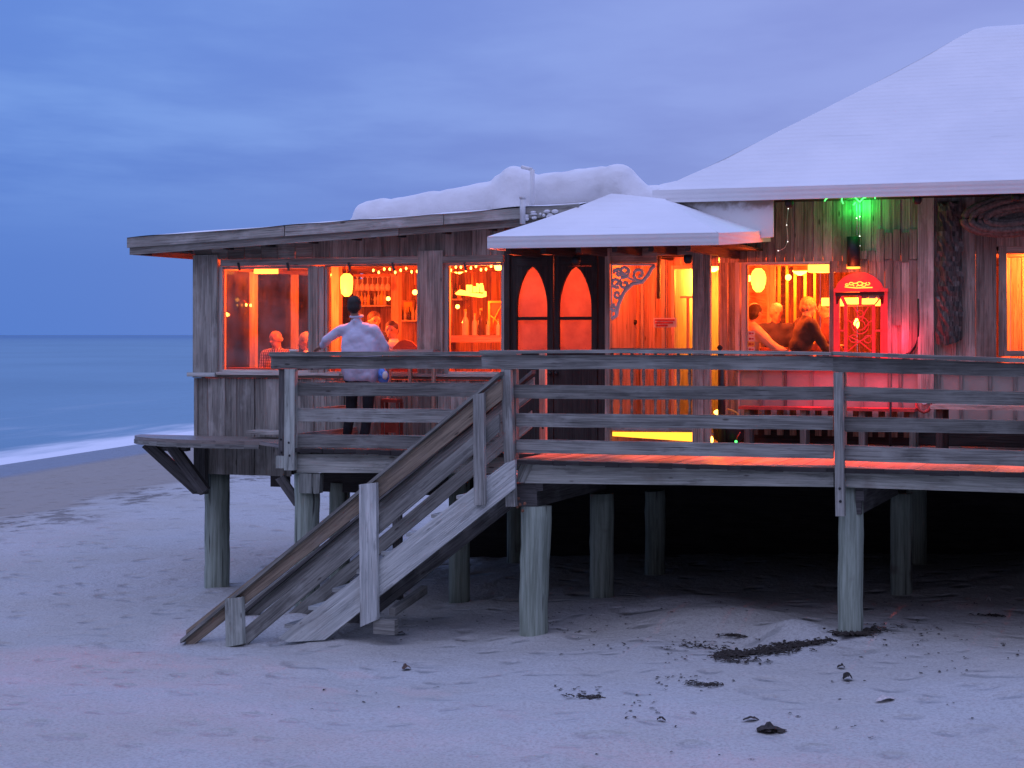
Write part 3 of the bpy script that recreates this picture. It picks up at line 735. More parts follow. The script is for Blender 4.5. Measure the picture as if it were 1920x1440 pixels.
roofquad(mb, Rg1, Rg2, Vector((Rg2.x, 23, Rg2.z)), Vector((Rg1.x, 23, Rg1.z))); roofquad(mb, Rg2, C_, C_ + Vector((0, .02, 0)), Vector((Rg2.x, VM, Rg2.z)), amp=0)
mb.build('canopy_roof', 'roof', rest)
mb = MB(); h = .128; H_ = Vector((0, 0, -h)); T_ = Vector((0, 0, .006)); k_ = Vector((0, .04, 0)); o1 = Vector((0, -.01, 0))
mb.hexa([A + o1 + H_, B_ + o1 + H_, B_ + o1 + H_ + k_, A + o1 + H_ + k_, A + o1 + T_, B_ + o1 + T_, B_ + o1 + T_ + k_, A + o1 + T_ + k_], .5)
kk = Vector((-.04, 0, 0)); b2 = B_ + Vector((0, .031, 0)); c2 = C_
mb.hexa([b2 + H_, c2 + H_, c2 + H_ + kk, b2 + H_ + kk, b2 + T_ * .5, c2 + T_ * .5, c2 + T_ * .5 + kk, b2 + T_ * .5 + kk], .5)
mb.box(A.x, A.x + .03, VC + .031, VM, A.z - h, A.z + .003)
mb.build('canopy_fascia', 'roof', rest)
mb = MB(); mb.box(A.x + .04, B_.x - .05, VC + .04, VM - .01, A.z - .095, A.z - .07, .3)
u_ = A.x + .2
while u_ < B_.x - .1: mb.box(u_, u_ + .06, VC + .06, VM - .015, A.z - .19, A.z - .097, R.random()); u_ += .42
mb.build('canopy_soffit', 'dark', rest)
# stained white cheek between canopy and main eave
mb = MB(); mb.prism([P(1243, 374, 21.08), P(1450, 370, 21.08), P(1450, 444, 21.08), P(1428, 446, 21.08), P(1243, 394, 21.08)], (0, .03, 0), .5); mb.build('cheek_panel', 'stained', rest)
# --- main hip roof: profile taken along the hip
VE = 21.0
hip_px = [(1226, 358), (1256, 346), (1286, 332), (1312, 320), (1361, 297), (1410, 272), (1462, 246), (1530, 212), (1597, 178), (1669, 141), (1744, 101), (1790, 74), (1826, 55), (1850, 50)]
u_c = U(1226, VE)
prof = []
for (x, y) in hip_px:
    du, dv = ray(x); q = du / dv; wv = (q * VE - u_c) / (1 - q); prof.append((wv, Z(x, y, VE + wv)))
prof[0] = (0, prof[0][1])
mb = MB(); E = 9.0
base = len(mb.v); nc = 40
for (wv, z_) in prof:
    for i in range(nc): u_ = (u_c + wv) + (E - u_c - wv) * i / (nc - 1); mb.v.append(Vector((u_, VE + wv, z_ + .012 * noise.noise(Vector((u_ * 1.2, wv * 2, 1))))))
for j in range(len(prof) - 1):
    for i in range(nc - 1): q = base + j * nc + i; mb.face([q, q + 1, q + nc + 1, q + nc], None, .5, 0, True)
base = len(mb.v)
for (wv, z_) in prof:
    for i in range(10): v_ = VE + wv + (34 - 2 * wv - 0) * i / 9 * 1.0; mb.v.append(Vector((u_c + wv, v_, z_)))
for j in range(len(prof) - 1):
    for i in range(9): q = base + j * 10 + i; mb.face([q + 1, q, q + 10, q + 11], None, .5, 0, True)
W = prof[-1][0]; zr = prof[-1][1]
mb.v += [Vector((u_c + W, VE + W, zr)), Vector((E, VE + W, zr)), Vector((E, 32, zr - .05)), Vector((u_c + W, 32, zr - .05))]; q = len(mb.v) - 4; mb.face([q, q + 1, q + 2, q + 3])
mb.build('main_roof', 'roof', rest)
mb = MB(); zt_ = prof[0][1]; h = .145
mb.box(u_c - .01, E, VE - .03, VE + .02, zt_ - h, zt_ + .005, .5); mb.box(u_c - .01, u_c + .03, VE + .02, 31, zt_ - h, zt_ + .002, .5)
mb.build('main_fascia', 'roof', rest)
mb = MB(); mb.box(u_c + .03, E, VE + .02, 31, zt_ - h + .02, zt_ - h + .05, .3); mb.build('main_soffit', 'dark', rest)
# dark sheet added where the open underfloor is pitch dark, and girders
mb = MB(); mb.box(U(880, 23.6), ueR + 2, 23.6, 23.65, -.3, DZ - .17); mb.build('underfloor_dark_sheet', 'dark', rest)
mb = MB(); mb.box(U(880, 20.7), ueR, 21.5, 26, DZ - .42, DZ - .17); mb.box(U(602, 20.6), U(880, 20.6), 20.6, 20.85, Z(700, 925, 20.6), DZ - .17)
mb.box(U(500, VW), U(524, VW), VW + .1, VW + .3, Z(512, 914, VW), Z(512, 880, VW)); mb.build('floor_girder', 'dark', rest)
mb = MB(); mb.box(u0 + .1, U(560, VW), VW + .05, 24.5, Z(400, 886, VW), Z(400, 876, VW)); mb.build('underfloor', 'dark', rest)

# --- half round side platform with braces
plat_pts = []
uc, a_, b_2 = U(470, VW), U(470, VW) - P(266, 818, VW).x, .62
for i in range(17):
    t = math.pi * (1 + i / 16 * .62); plat_pts.append(Vector((uc + a_ * math.cos(t), VW - .02 + .9 * math.sin(t), DZ + .01)))
plat_pts += [Vector((U(548, VF), VF + .1, DZ + .01)), Vector((U(548, VF), VW - .02, DZ + .01))]
mb = MB(); mb.prism(plat_pts, (0, 0, -.045), .6)
plat = mb.build('side_platform', 'deck', rest)
mb = MB()
for i in range(len(plat_pts) - 3):
    a, b_ = plat_pts[i], plat_pts[i + 1]; mb.beam(a + Vector((0, .0, -.07)), b_ + Vector((0, 0, -.07)), (.0, .03, 0), (0, 0, .05), .5)
mb.build('platform_rim', 'rail', plat)
def brace(mb, xa, ya, xb, yb, V, wpx, d=.08):
    mb.beam(P(xa, ya, V), P(xb, yb, V), (0, d, 0), (wpx / 140, 0, wpx / 190))
mb = MB(); brace(mb, 276, 832, 372, 920, VW - .1, 16); mb.prect(284, 352, 831, 845, VW - .1, .07); mb.build('platform_brace', 'skirt', plat)
mb = MB(); brace(mb, 322, 836, 385, 922, VW - .35, 16); mb.prect(305, 348, 834, 846, VW - .35, .07); mb.build('platform_brace', 'skirt', plat)
mb = MB(); mb.box(U(372, VW), U(393, VW), VW - .12, VW - .025, Z(380, 925, VW), DZ - .06); mb.build('bracket_post', 'skirt', plat)
mb = MB(); mb.prect(461, 528, 808, 815, VW - .4, .3); mb.build('low_step', 'siding_low', rest)

# --- foam covered ducts on the flat roof
mb = MB(); VT = 21.3
sc_ = 1 / S(900, VT)
def C(x, y, r, x2, y2, r2, V=VT): mb.cap(P(x, y, V), P(x2, y2, V), r * sc_, r2 * sc_, 16)
C(700, 408, 31, 930, 376, 38); C(668, 421, 17, 700, 412, 28); C(688, 405, 26, 720, 398, 30)
C(966, 352, 40, 966, 395, 44); C(944, 352, 28, 985, 350, 30)
C(1020, 362, 36, 1130, 350, 38); C(1040, 352, 28, 1100, 348, 32); C(1160, 345, 37, 1165, 375, 42); C(1178, 350, 28, 1200, 382, 36); C(1195, 372, 30, 1225, 378, 26)
C(1198, 376, 26, 1230, 368, 22, 22.2); C(1240, 368, 22, 1330, 352, 24, 22.4); C(940, 395, 25, 1110, 390, 20)
fd = mb.build('rooftop_duct', 'foam', rest, remesh=.035)
tx = bpy.data.textures.new('lump', 'CLOUDS'); tx.noise_scale = .35; md = fd.modifiers.new('d', 'DISPLACE'); md.texture = tx; md.strength = .06; md.texture_coords = 'GLOBAL'
mb = MB(); mb.tube([P(998, 386, 20.9), P(998, 318, 20.9)], .03, 10); mb.tube([P(998, 318, 20.9), P(978, 313, 20.9)], .022, 8); mb.build('duct_pipe', 'foam', rest)
mb = MB(); mb.tube([P(980, 420, VR - .05), P(980, 371, VR - .05)], .034, 12); mb.lathe(P(980, 371, VR - .05), [(.04, -.01), (.042, .01), (.04, .02)], 12); mb.build('vent_pipe', 'white_pipe', rest)
mb = MB()
for k in range(16): p = P(R.uniform(985, 1045), 0, VR - .02); mb.ell((p.x, p.y, roof_z(p.x) - .06 + R.uniform(-.05, .03)), (R.uniform(.015, .05), .03, R.uniform(.01, .025)), nu=8, nv=5)
mb.build('foam_crust', 'foam', rest)

# ------------------------------------------------------------------ DECK
deck = thing('wooden_deck', 'raised grey plank deck on round piles running along the front of the restaurant', 'deck', (U(960, VN), VN, DZ))
mb = MB(); bw = .142
uA, uB = U(968, VN), 2.6
u_ = uA
while u_ < uB:
    ov = R.uniform(-.03, .0); mb.box(u_, u_ + bw - .0015, VN - .02 + ov, VM - .03, DZ - .035, DZ + R.uniform(-.003, .003)); u_ += bw
u_ = U(546, VF)
while u_ < uA:
    ov = R.uniform(-.02, .02); mb.box(u_, u_ + bw - .0015, VF - .02 + ov, (VW if u_ < U(945, VW) else VM) - .03, DZ - .035, DZ + R.uniform(-.003, .003)); u_ += bw
mb.build('decking', 'deck', deck)
mb = MB(); u_ = uA; rs = random.Random(4)  # dark strips put in for the ragged shade under the deck edge
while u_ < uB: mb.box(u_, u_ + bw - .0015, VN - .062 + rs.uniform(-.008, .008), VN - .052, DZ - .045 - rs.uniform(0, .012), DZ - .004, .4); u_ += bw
mb.build('plank_end_shade', 'dark', deck); mb = MB()
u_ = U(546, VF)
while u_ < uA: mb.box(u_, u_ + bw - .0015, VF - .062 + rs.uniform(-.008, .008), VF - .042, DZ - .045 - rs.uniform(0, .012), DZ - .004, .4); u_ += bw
mb.build('plank_end_shade', 'dark', deck)
mb = MB(); mb.prism([P(1002, 867, VN + .02), P(1563, 873, VN + .02), P(1563, 913, VN + .02), P(984, 906, VN + .02)], (0, .045, 0), .7); mb.build('front_beam', 'beam', deck)
mb = MB(); mb.pq([(970, 867), (1001, 867), (984, 905), (970, 905)], VN + .022, .045, .6); mb.build('front_beam', 'beam', deck)
mb = MB(); mb.pq([(1564, 874), (1930, 890), (1930, 925), (1564, 913)], VN + .02, .045, .8); mb.build('front_beam', 'beam', deck)
mb = MB(); mb.prism([P(1564, 872, VN + .02) + Vector((0, 0, 0))] + [P(1564, 913, VN + .02), P(1565, 913, VN + .02), P(1565, 872, VN + .02)], (0, .04, 0), .5)
for u_ in (PP[2][0] + .12, PP[3][0] + .1): mb.box(u_ - .03, u_ + .05, VN + .07, 23.3, DZ - .33, DZ - .04, .3)
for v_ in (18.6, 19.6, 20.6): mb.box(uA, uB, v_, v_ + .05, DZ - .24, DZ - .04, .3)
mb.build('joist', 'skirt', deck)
mb = MB(); mb.prism([P(556, 851, VF + .02), P(948, 853, VF + .02), P(948, 888, VF + .02), P(556, 886, VF + .02)], (0, .045, 0), .9); mb.build('front_beam', 'beam', deck)
mb = MB(); mb.box(U(548, VF), U(548, VF) + .045, VF + .07, VW, DZ - .24, DZ - .04, .3); mb.build('joist', 'skirt', deck)
# cross cap over the front pile with bolts
mb = MB(); q = P(997, 948, 18.0); mb.box(q.x - .17, q.x + .10, 17.88, 20.3, q.z, DZ - .26, .4); mb.build('pile_cap', 'skirt', deck)
mb = MB(); q = P(1595, 968, 18.0); mb.box(q.x - .13, q.x + .12, 17.9, 20.3, q.z + .03, DZ - .3, .4); mb.build('pile_cap', 'skirt', deck)
for (x, y) in ((972, 935), (975, 946), (980, 958), (970, 950), (984, 944)): mb = MB(); mb.ell(P(x, y, VN - .0), (.018, .02, .018), nu=8, nv=5); mb.build('rusty_bolt', 'brown', deck)
tops = {0: 888, 1: 888, 2: 948, 3: 905, 4: 925, 5: 920, 6: 925, 7: 905}
for i, (x, V, r_) in enumerate(PILES):
    mb = MB(); u_ = U(x, V); zt_ = Z(x, tops[i], V); rs = random.Random(i); lean = .05 if i == 2 else 0
    pts, rr_ = [], []
    for k in range(15):
        t = k / 14; pts.append((u_ + lean * t + rs.uniform(-.006, .006), V + rs.uniform(-.004, .004), -.5 + (zt_ + .5) * t)); rr_.append(r_ * (1.0 + (.12 * t if i == 2 else .02 * t)) + rs.uniform(-.003, .003))
    mb.tube(pts, rr_, 20)
    mb.build('pile', 'pile', deck if i not in (0, 7) else rest)
for (u_, V) in ((PP[2][0], 24.0), (PP[3][0], 22.6), (-1.0, 20.5), (PP[0][0], 24.2), (PP[7][0] + 1.6, 22.8), (PP[1][0] + 1.5, 19.9)):
    mb = MB(); mb.tube([(u_, V, -.4), (u_, V, DZ - .3)], .125, 16); mb.build('pile', 'pile', rest)
# notched block on the left front pile
mb = MB(); mb.box(U(560, VF), U(583, VF), VF + .01, VF + .12, Z(570, 925, VF), Z(570, 888, VF)); mb.pq([(586, 888), (600, 888), (598, 925), (588, 926), (584, 905)], VF + .03, .1); mb.build('pile_block', 'post', deck)
mb = MB(); mb.beam(P(525, 895, VF + .3), P(560, 945, VF + .3), (.10, 0, .05), (0, .05, 0)); mb.build('knee_brace', 'skirt', deck)

# ------------------------------------------------------------------ RAILINGS
def board(name, par, x0, x1, yt0, yb0, yt1, yb1, V, d=.04, m_='rail', seg=8, sag=0.0):
    mb = MB(); tone = R.random(); base = len(mb.v); off = R.uniform(0, 50)
    rows = []
    for i in range(seg + 1):
        t = i / seg; x = x0 + (x1 - x0) * t; s_ = sag * 4 * t * (1 - t) + R.uniform(-.5, .5)
        a = P(x, yt0 + (yt1 - yt0) * t + s_, V); b_ = P(x, yb0 + (yb1 - yb0) * t + s_, V)
        rows.append(len(mb.v)); mb.v += [b_, a, a + Vector((0, d, 0)), b_ + Vector((0, d, 0))]
    L = Vector((1, 0, 0))
    for i in range(seg):
        p, q = rows[i], rows[i + 1]
        for k in range(4): k2 = (k + 1) % 4; mb.face([p + k, q + k, q + k2, p + k2], L, tone, off)
    mb.face([rows[0] + k for k in range(4)], L, tone, off); mb.face([rows[-1] + k for k in (3, 2, 1, 0)], L, tone, off)
    return mb.build(name, m_, par)
railR = thing('deck_railing', 'long grey four-board railing along the front edge of the deck, right of the stairs', 'railing', (U(950, VN), VN, DZ), 'deck railings')
board('cap_rail', railR, 899, 1561, 657, 663, 660, 666, VN - .10, .17, sag=-2)
board('cap_rail', railR, 1559, 1935, 659, 666, 673, 681, VN - .10, .17)
board('rail_board', railR, 903, 1562, 666, 692, 668, 695, VN - .03, seg=10, sag=-1)
board('rail_board', railR, 1562, 1935, 668, 697, 682, 707, VN - .03)
board('rail_board', railR, 906, 1562, 720, 746, 725, 750, VN + .0, seg=10, sag=1)
board('rail_board', railR, 1582, 1935, 725, 752, 735, 761, VN + .0)
board('rail_board', railR, 968, 1562, 775, 800, 780, 806, VN + .0, seg=10)
board('rail_board', railR, 1582, 1935, 781, 809, 789, 814, VN + .0)
board('rail_board', railR, 968, 1562, 824, 849, 834, 860, VN + .0, seg=10)
board('rail_board', railR, 1582, 1935, 835, 864, 846, 875, VN + .0)
def railpost(par, xt, xb, w_, yt, yb, V, d=.09, m_='post', tone=.7):
    mb = MB(); mb.hexa([P(xb - w_ / 2, yb, V), P(xb + w_ / 2, yb, V), P(xb + w_ / 2, yb, V) + Vector((0, d, 0)), P(xb - w_ / 2, yb, V) + Vector((0, d, 0)),
                        P(xt - w_ / 2, yt, V), P(xt + w_ / 2, yt, V), P(xt + w_ / 2, yt, V) + Vector((0, d, 0)), P(xt - w_ / 2, yt, V) + Vector((0, d, 0))], tone)
    o_ = mb.build('post', m_, par)
    for dy in (28, 52): mb = MB(); mb.ell(P(xb - (dy - 40) * .05, yb - dy, V), (.014, .012, .014), nu=8, nv=5); mb.build('bolt', 'black', o_)
    return o_
railpost(railR, 948, 957, 18, 693, 950, VN - .10, .07, 'rail', .95)
railpost(railR, 1571, 1575, 17, 698, 968, VN - .10, .07, 'rail', .9)
railpost(railR, 1936, 1938, 18, 706, 975, VN - .10, .07, 'rail', .9)
for x in (962, 1579): railpost(railR, x, x, 12, 668, 862, VN + .045, .08, 'rail', .6)
railL = thing('deck_railing', 'shorter grey board railing with a corner post, in front of the standing man', 'railing', (U(550, VF), VF, DZ), 'deck railings')
board('cap_rail', railL, 504, 968, 660, 668, 659, 667, VF - .08, .16, sag=0)
board('rail_board', railL, 508, 968, 668, 691, 668, 692, VF - .02)
board('rail_board', railL, 552, 968, 717, 742, 718, 744, VF)
board('rail_board', railL, 552, 968, 765, 790, 768, 794, VF)
board('rail_board', railL, 552, 968, 814, 839, 818, 844, VF)
railpost(railL, 543, 542, 19, 692, 882, VF - .08, .08, 'post', .95)
railpost(railL, 528, 527, 10, 692, 876, VF + .02, .06, 'skirt', .6)
railpost(railL, 1016, 1017, 11, 662, 830, VF + .1, .07, 'porchwall', .9)
mb = MB(); mb.prect(517, 534, 855, 878, VF - .06, .05, .8); mb.build('end_block', 'post', railL)
railS = thing('side_railing', 'short side railing running from the corner post back to the wall', 'railing', (U(546, VF), VF + .1, DZ), 'deck railings')
us = U(552, VF)
mb = MB(); mb.box(us - .07, us + .07, VF + .1, VW - .05, CZ - .245, CZ - .20, .5); mb.build('cap_rail', 'rail', railS)
for (za, zb_) in ((.27, .41), (.56, .71), (.86, 1.0), (1.14, 1.27)):
    mb = MB(); mb.box(us - .02, us + .02, VF + .1, VW - .04, CZ - zb_, CZ - za); mb.build('rail_board', 'rail', railS)

# ------------------------------------------------------------------ STAIRS
st = thing('staircase', 'steep wooden stairs with board handrails going down from the deck to the sand', 'stairs', (U(560, 17.6), 17.6, 0))
VS = 17.62
def spt(x, y, V2=None):
    p = P(x, y, VS); return Vector((p.x, V2 if V2 is not None else VS, p.z))
def sboard(name, a, b_, off0, off1, V2, m_, d=.042, tone=None):
    mb = MB(); pts = [(a[0], a[1] + off0), (b_[0], b_[1] + off0), (b_[0], b_[1] + off1), (a[0], a[1] + off1)]
    mb.prism([spt(x, y, V2) for x, y in pts], (0, d, 0), tone); return mb.build(name, m_, st)
sl0, sl1 = (948, 866), (533, 1190)
for V2 in (VS, 18.55):
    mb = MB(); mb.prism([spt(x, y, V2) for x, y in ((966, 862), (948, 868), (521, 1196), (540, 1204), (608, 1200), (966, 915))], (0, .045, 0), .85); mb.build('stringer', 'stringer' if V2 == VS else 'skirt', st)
ca, cb = (940, 697), (342, 1200)
for V2 in (VS, 18.60):
    n = V2 == VS
    mb = MB(); pts = [(ca[0], ca[1]), (cb[0], cb[1] - 2), (cb[0], cb[1] + 5), (ca[0], ca[1] + 7)]
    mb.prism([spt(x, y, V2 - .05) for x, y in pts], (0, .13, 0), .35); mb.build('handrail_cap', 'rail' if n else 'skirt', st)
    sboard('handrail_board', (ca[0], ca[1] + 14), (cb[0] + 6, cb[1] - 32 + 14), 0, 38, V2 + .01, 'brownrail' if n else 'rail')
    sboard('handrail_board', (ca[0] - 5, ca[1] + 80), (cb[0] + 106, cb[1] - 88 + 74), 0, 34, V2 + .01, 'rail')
# treads
pt, pb = spt(955, 866), spt(535, 1180); nt_ = 9
for k in range(nt_):
    t = (k + .6) / nt_; c_ = pt.lerp(pb, t); mb = MB(); mb.box(c_.x - .15, c_.x + .13, VS + .045, 18.55, c_.z - .075, c_.z - .035); mb.build('tread', 'stringer', st)
def spost(x0, x1, yt, yb, V2, m_, tone, cut=0, d=.06):
    mb = MB(); pts = [(x0, yt), (x1, yt - 4), (x1 + 2, yb - cut), (x0 + 2, yb)]
    mb.prism([spt(x, y, V2) for x, y in pts], (0, d, 0), tone); return mb.build('post', m_, st)
spost(678, 710, 908, 1174, VS - .066, 'stringer', .95, 14); spost(891, 911, 740, 946, VS - .066, 'rail', .95); spost(427, 458, 1122, 1212, VS - .066, 'post', .9, 6, .08)
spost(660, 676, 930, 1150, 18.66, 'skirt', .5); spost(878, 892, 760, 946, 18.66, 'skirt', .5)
mb = MB(); mb.box(spt(702, 0).x, spt(742, 0).x, VS - .03, VS + .07, spt(0, 1143).z, spt(0, 1118).z, .5)
mb.beam(spt(728, 1150, VS + .1), spt(728, 1128, 18.6), (.07, 0, 0), (0, 0, .09)); mb.build('cross_tie', 'rail', st)

# ------------------------------------------------------------------ furniture outside
bn = thing('bench', 'long red-lit slatted bench under the dining window', 'bench', (U(1390, 21.2), 21.2, DZ))
zs_ = Z(1550, 764, 21.2)
mb = MB(); mb.box(U(1386, 21.2), U(1716, 21.2), 21.15, 21.3, zs_ - .035, zs_); mb.box(U(1386, 21.2), U(1716, 21.2), 21.31, 21.46, zs_ - .035, zs_); mb.build('seat', 'redpaint', bn)  # red paint, kept bright so the seat looks red-lit
for x in (1395, 1500, 1610, 1705): mb = MB(); mb.box(U(x, 21.2), U(x, 21.2) + .07, 21.2, 21.44, DZ, zs_ - .037); mb.build('leg', 'rail', bn)
mb = MB()
for i in range(13): x = 1400 + i * 24; mb.box(U(x, 21.2), U(x, 21.2) + .075, 21.46, 21.49, DZ + .1, zs_ - .037)
mb.build('slat_panel', 'interior', bn)
tb = thing('side_table', 'weathered grey plank table on the deck at the right edge of the photo', 'table', (U(1850, 20.6), 20.6, DZ))
zt_ = Z(1830, 760, 20.6)
mb = MB()
for k in range(4): mb.box(U(1746, 20.6), U(1990, 20.6), 20.5 + k * .17, 20.66 + k * .17, zt_ - .045, zt_)
mb.build('table_top', 'siding_low', tb)
for x, v_ in ((1756, 20.55), (1756, 21.05), (1975, 20.55), (1975, 21.05)): mb = MB(); mb.box(U(x, 20.6), U(x, 20.6) + .07, v_, v_ + .07, DZ, zt_ - .046); mb.build('leg', 'dark', tb)
tire = thing('hose_reel', 'pale garden hose reel hanging on the wall between bench and table', 'hose reel', P(1728, 755, 21.4))
mb = MB(); c_ = P(1733, 752, 21.4); mb.tube([c_ + Vector((.09 * math.cos(i * .52), -.02, .13 * math.sin(i * .52))) for i in range(13)], .018, 8); mb.build('hose', 'redpaint', tire)
mb = MB(); mb.tube([c_, c_ + Vector((0, .18, 0))], .04, 10); mb.build('hub', 'fret', tire)
# curved hose on red lit wall
mb = MB(); mb.tube([P(x, y, VM - .05) for x, y in ((1722, 560), (1723, 600), (1722, 630), (1716, 650), (1706, 662), (1690, 668))], .014, 8); tag(mb.build('wall_hose', 'black', origin=P(1722, 600, VM - .05)), 'black hose curving down the red-lit wall boards', 'hose')
# black standing post and pot
sp_ = thing('bollard_post', 'slim black post with a knob finial beside the lit entrance gap', 'post', P(1349, 830, 20.6))
mb = MB(); mb.tube([P(1353, 835, 20.6), P(1353, 662, 20.6)], .045, 12); mb.build('shaft', 'black', sp_)
mb = MB(); mb.lathe(P(1350, 662, 20.6), [(.05, 0), (.05, .015), (.02, .03), (.035, .06), (.03, .085), (.002, .10)], 12); mb.build('finial', 'black', sp_)
kt = thing('kettle_grill', 'squat black kettle barrel with a thin bright rim under the bench end', 'grill', P(1368, 830, 20.9))
mb = MB(); c_ = P(1366, 832, 20.9); h = Z(1366, 778, 20.9) - c_.z; mb.lathe(c_, [(.10, 0), (.17, .06), (.19, h * .6), (.17, h * .9), (.12, h)], 20); mb.build('body', 'black', kt)
mb = MB(); mb.tube([P(1363, 767, 20.75), P(1372, 769, 20.75), P(1380, 773, 20.75), P(1387, 780, 20.75)], .009, 6); mb.build('handle', 'signyellow', kt)
sg = thing('indicator_light', 'tiny green indicator light low on the deck', 'light', P(1380, 828, 20.7)); mb = MB(); mb.ell(P(1380, 828, 20.7), (.016, .016, .016)); mb.build('bulb', 'green', sg)
mb = MB(); mb.tube([P(1380, 830, 20.71), P(1382, 820, 20.71), P(1388, 810, 20.71)], .007, 6); mb.build('stake', 'signred', sg)
fl = thing('deck_lantern', 'small round amber lantern standing low beside the porch post', 'lantern', P(1331, 832, 20.4))
mb = MB(); mb.ell(P(1332, 825, 20.4), (.035, .035, .05)); mb.build('globe', 'lampglow', fl)
mb = MB(); mb.tube([P(1326, 835, 20.4), P(1326, 806, 20.4)], .01, 6); mb.build('stem', 'redpaint', fl)
fl = thing('wall_lantern', 'amber lantern glowing at knee height beside the black post', 'lantern', P(1347, 775, 20.9))
mb = MB(); mb.ell(P(1346, 773, 20.9), (.05, .04, .03)); mb.build('globe', 'lampglow', fl)
# hanging things on the right wall
mb = MB()
rs = random.Random(3); base = len(mb.v)
for j in range(29):
    for i in range(9):
        t = j / 28; x = 1757 + 47 * i / 8 + (3 * math.sin(j * .9) if i in (0, 8) else 0) + rs.uniform(-1.2, 1.2); y = 378 + 262 * t + (rs.uniform(-9, 9) if j in (0, 28) else 0)
        p = P(x, y, VM - .06); p.y -= .05 * math.sin(math.pi * i / 8) + rs.uniform(0, .035); mb.v.append(p)
for j in range(28):
    for i in range(8): q = base + j * 9 + i; mb.face([q, q + 9, q + 10, q + 1], Vector((0, 0, 1)), .5, 0)
mb.box(U(1757, VM - .05), U(1803, VM - .05), VM - .055, VM - .03, Z(1780, 638, VM), Z(1780, 378, VM))
tag(mb.build('bark_slab', 'bark', origin=P(1780, 500, VM - .06)), 'rough dark bark slab hanging on the grey wall right of the pale post', 'wall ornament')
rp = thing('rope_bundle', 'big oval coil of old rope hanging under the eave at the right edge', 'rope', P(1900, 400, VM - .25))
for k in range(5):
    mb = MB(); rx, rz = .62 - k * .085, .205 - k * .034; c_ = P(1912, 402, VM - .24)
    mb.tube([c_ + Vector((rx * math.cos(a), (-.035 * (k % 2)) + R.uniform(-.01, .01), rz * math.sin(a) - .09 * math.cos(a) * 0 + .05 * math.cos(a))) for a in [i * math.pi / 20 for i in range(41)]], .042 if k else .05, 8, cap=False)
    mb.build('rope_turn', 'rope', rp)
mb = MB(); mb.ell(P(1912, 402, VM - .19), (.55, .03, .17)); mb.build('core', 'rope', rp)
# cylinder down light
cd = thing('cylinder_lamp', 'black cylinder downlight with a glowing amber rim above the red arched window', 'lamp', P(1600, 500, VM - .15))
mb = MB(); q0 = P(1600, 500, VM - .15); q1 = Vector((q0.x, q0.y, Z(1600, 444, VM - .15))); mb.tube([q0, q1], .078, 20); mb.box(q0.x - .02, q0.x + .02, VM - .1, VM - .01, q1.z - .12, q1.z - .06); mb.build('housing', 'black', cd)
mb = MB(); mb.lathe(q0 - Vector((0, 0, .02)), [(.076, -.004), (.08, .0), (.08, .018)], 20); mb.build('light_rim', 'lampsoft', cd); lamp('lamp_light', q0 - Vector((0, .1, .08)), 4, (1, .10, .03), .06, cd)
# green neon wings
gn = thing('green_neon_sign', 'green neon wing shapes glowing under the main eave', 'neon sign', P(1610, 372, 21.3))
mb = MB()
for pts in ([(1612, 378), (1618, 371), (1627, 367), (1642, 366), (1664, 367)], [(1612, 378), (1606, 372), (1600, 366)], [(1604, 378), (1600, 384)], [(1580, 366), (1578, 374), (1581, 381)], [(1555, 368), (1549, 372), (1546, 376)], [(1640, 367), (1641, 372)]):
    mb.tube([P(x, y + 1, 21.25) for x, y in pts], .008, 6)
mb.build('neon_tube', 'green', gn)
mb = MB(); mb.box(P(1546, 0, 21.3).x, P(1665, 0, 21.3).x, 21.28, 21.32, Z(1610, 366, 21.3), Z(1610, 362, 21.3)); mb.build('mount', 'black', gn)
lamp('neon_light', P(1598, 386, 21.5), 3.4, (.02, 1, .10), .05, gn); lamp('neon_light', P(1619, 386, 21.5), 3.4, (.02, 1, .10), .05, gn)
# fairy light string
fs = thing('fairy_light_string', 'thin wire with tiny white bulbs hanging in front of the green glow', 'string lights', P(1612, 380, VM - .1))
mb = MB(); mb.tube([P(1612, 378, VM - .09), P(1612, 415, VM - .09), P(1612, 462, VM - .09)], .004, 5); mb.tube([P(1606, 378, VM - .09), P(1607, 409, VM - .09), P(1607, 440, VM - .09)], .004, 5); mb.build('wire', 'fret', fs)
for x, y in ((1606, 409), (1612, 406), (1612, 443), (1612, 461)): mb = MB(); mb.ell(P(x, y, VM - .1), (.007, .007, .007), nu=8, nv=6); mb.build('bulb', 'fairy', fs)
fs = thing('fairy_light_string', 'thin wire with tiny white bulbs at the right end of the white canopy', 'string lights', P(1477, 400, VM - .1))
mb = MB(); mb.tube([P(x, y, VM - .09) for x, y in ((1478, 390), (1475, 420), (1477, 445), (1477, 453), (1472, 464), (1460, 471))], .004, 5); mb.build('wire', 'fret', fs)
for x, y in ((1478, 391), (1475, 422), (1477, 453), (1459, 470)): mb = MB(); mb.ell(P(x, y, VM - .1), (.006, .006, .006), nu=8, nv=6); mb.build('bulb', 'fairy', fs)
# red light added behind the rail to wash the wall by the arched window
rl = thing('red_wash_fill', 'added red wash light on the deck in front of the arched window', 'lamp', P(1660, 800, 20.95))
mb = MB(); mb.ell(P(1668, 738, 21.0), (.05, .03, .03)); mb.build('lens', 'redglow', rl)
mb = MB(); c_ = P(1668, 744, 21.02); mb.box(c_.x - .06, c_.x + .06, 21.04, 21.1, c_.z - .03, c_.z + .07); mb.tube([(c_.x, 21.07, DZ), (c_.x, 21.07, c_.z)], .015, 8); mb.build('housing', 'black', rl)
lamp('red_light', P(1688, 640, 21.42), 9, (1, .012, .05), .08, rl); lamp('red_light', P(1520, 748, 21.2), 6, (1, .02, .05), .08, rl); lamp('red_light', P(1640, 748, 21.2), 7, (1, .015, .05), .08, rl)
pass
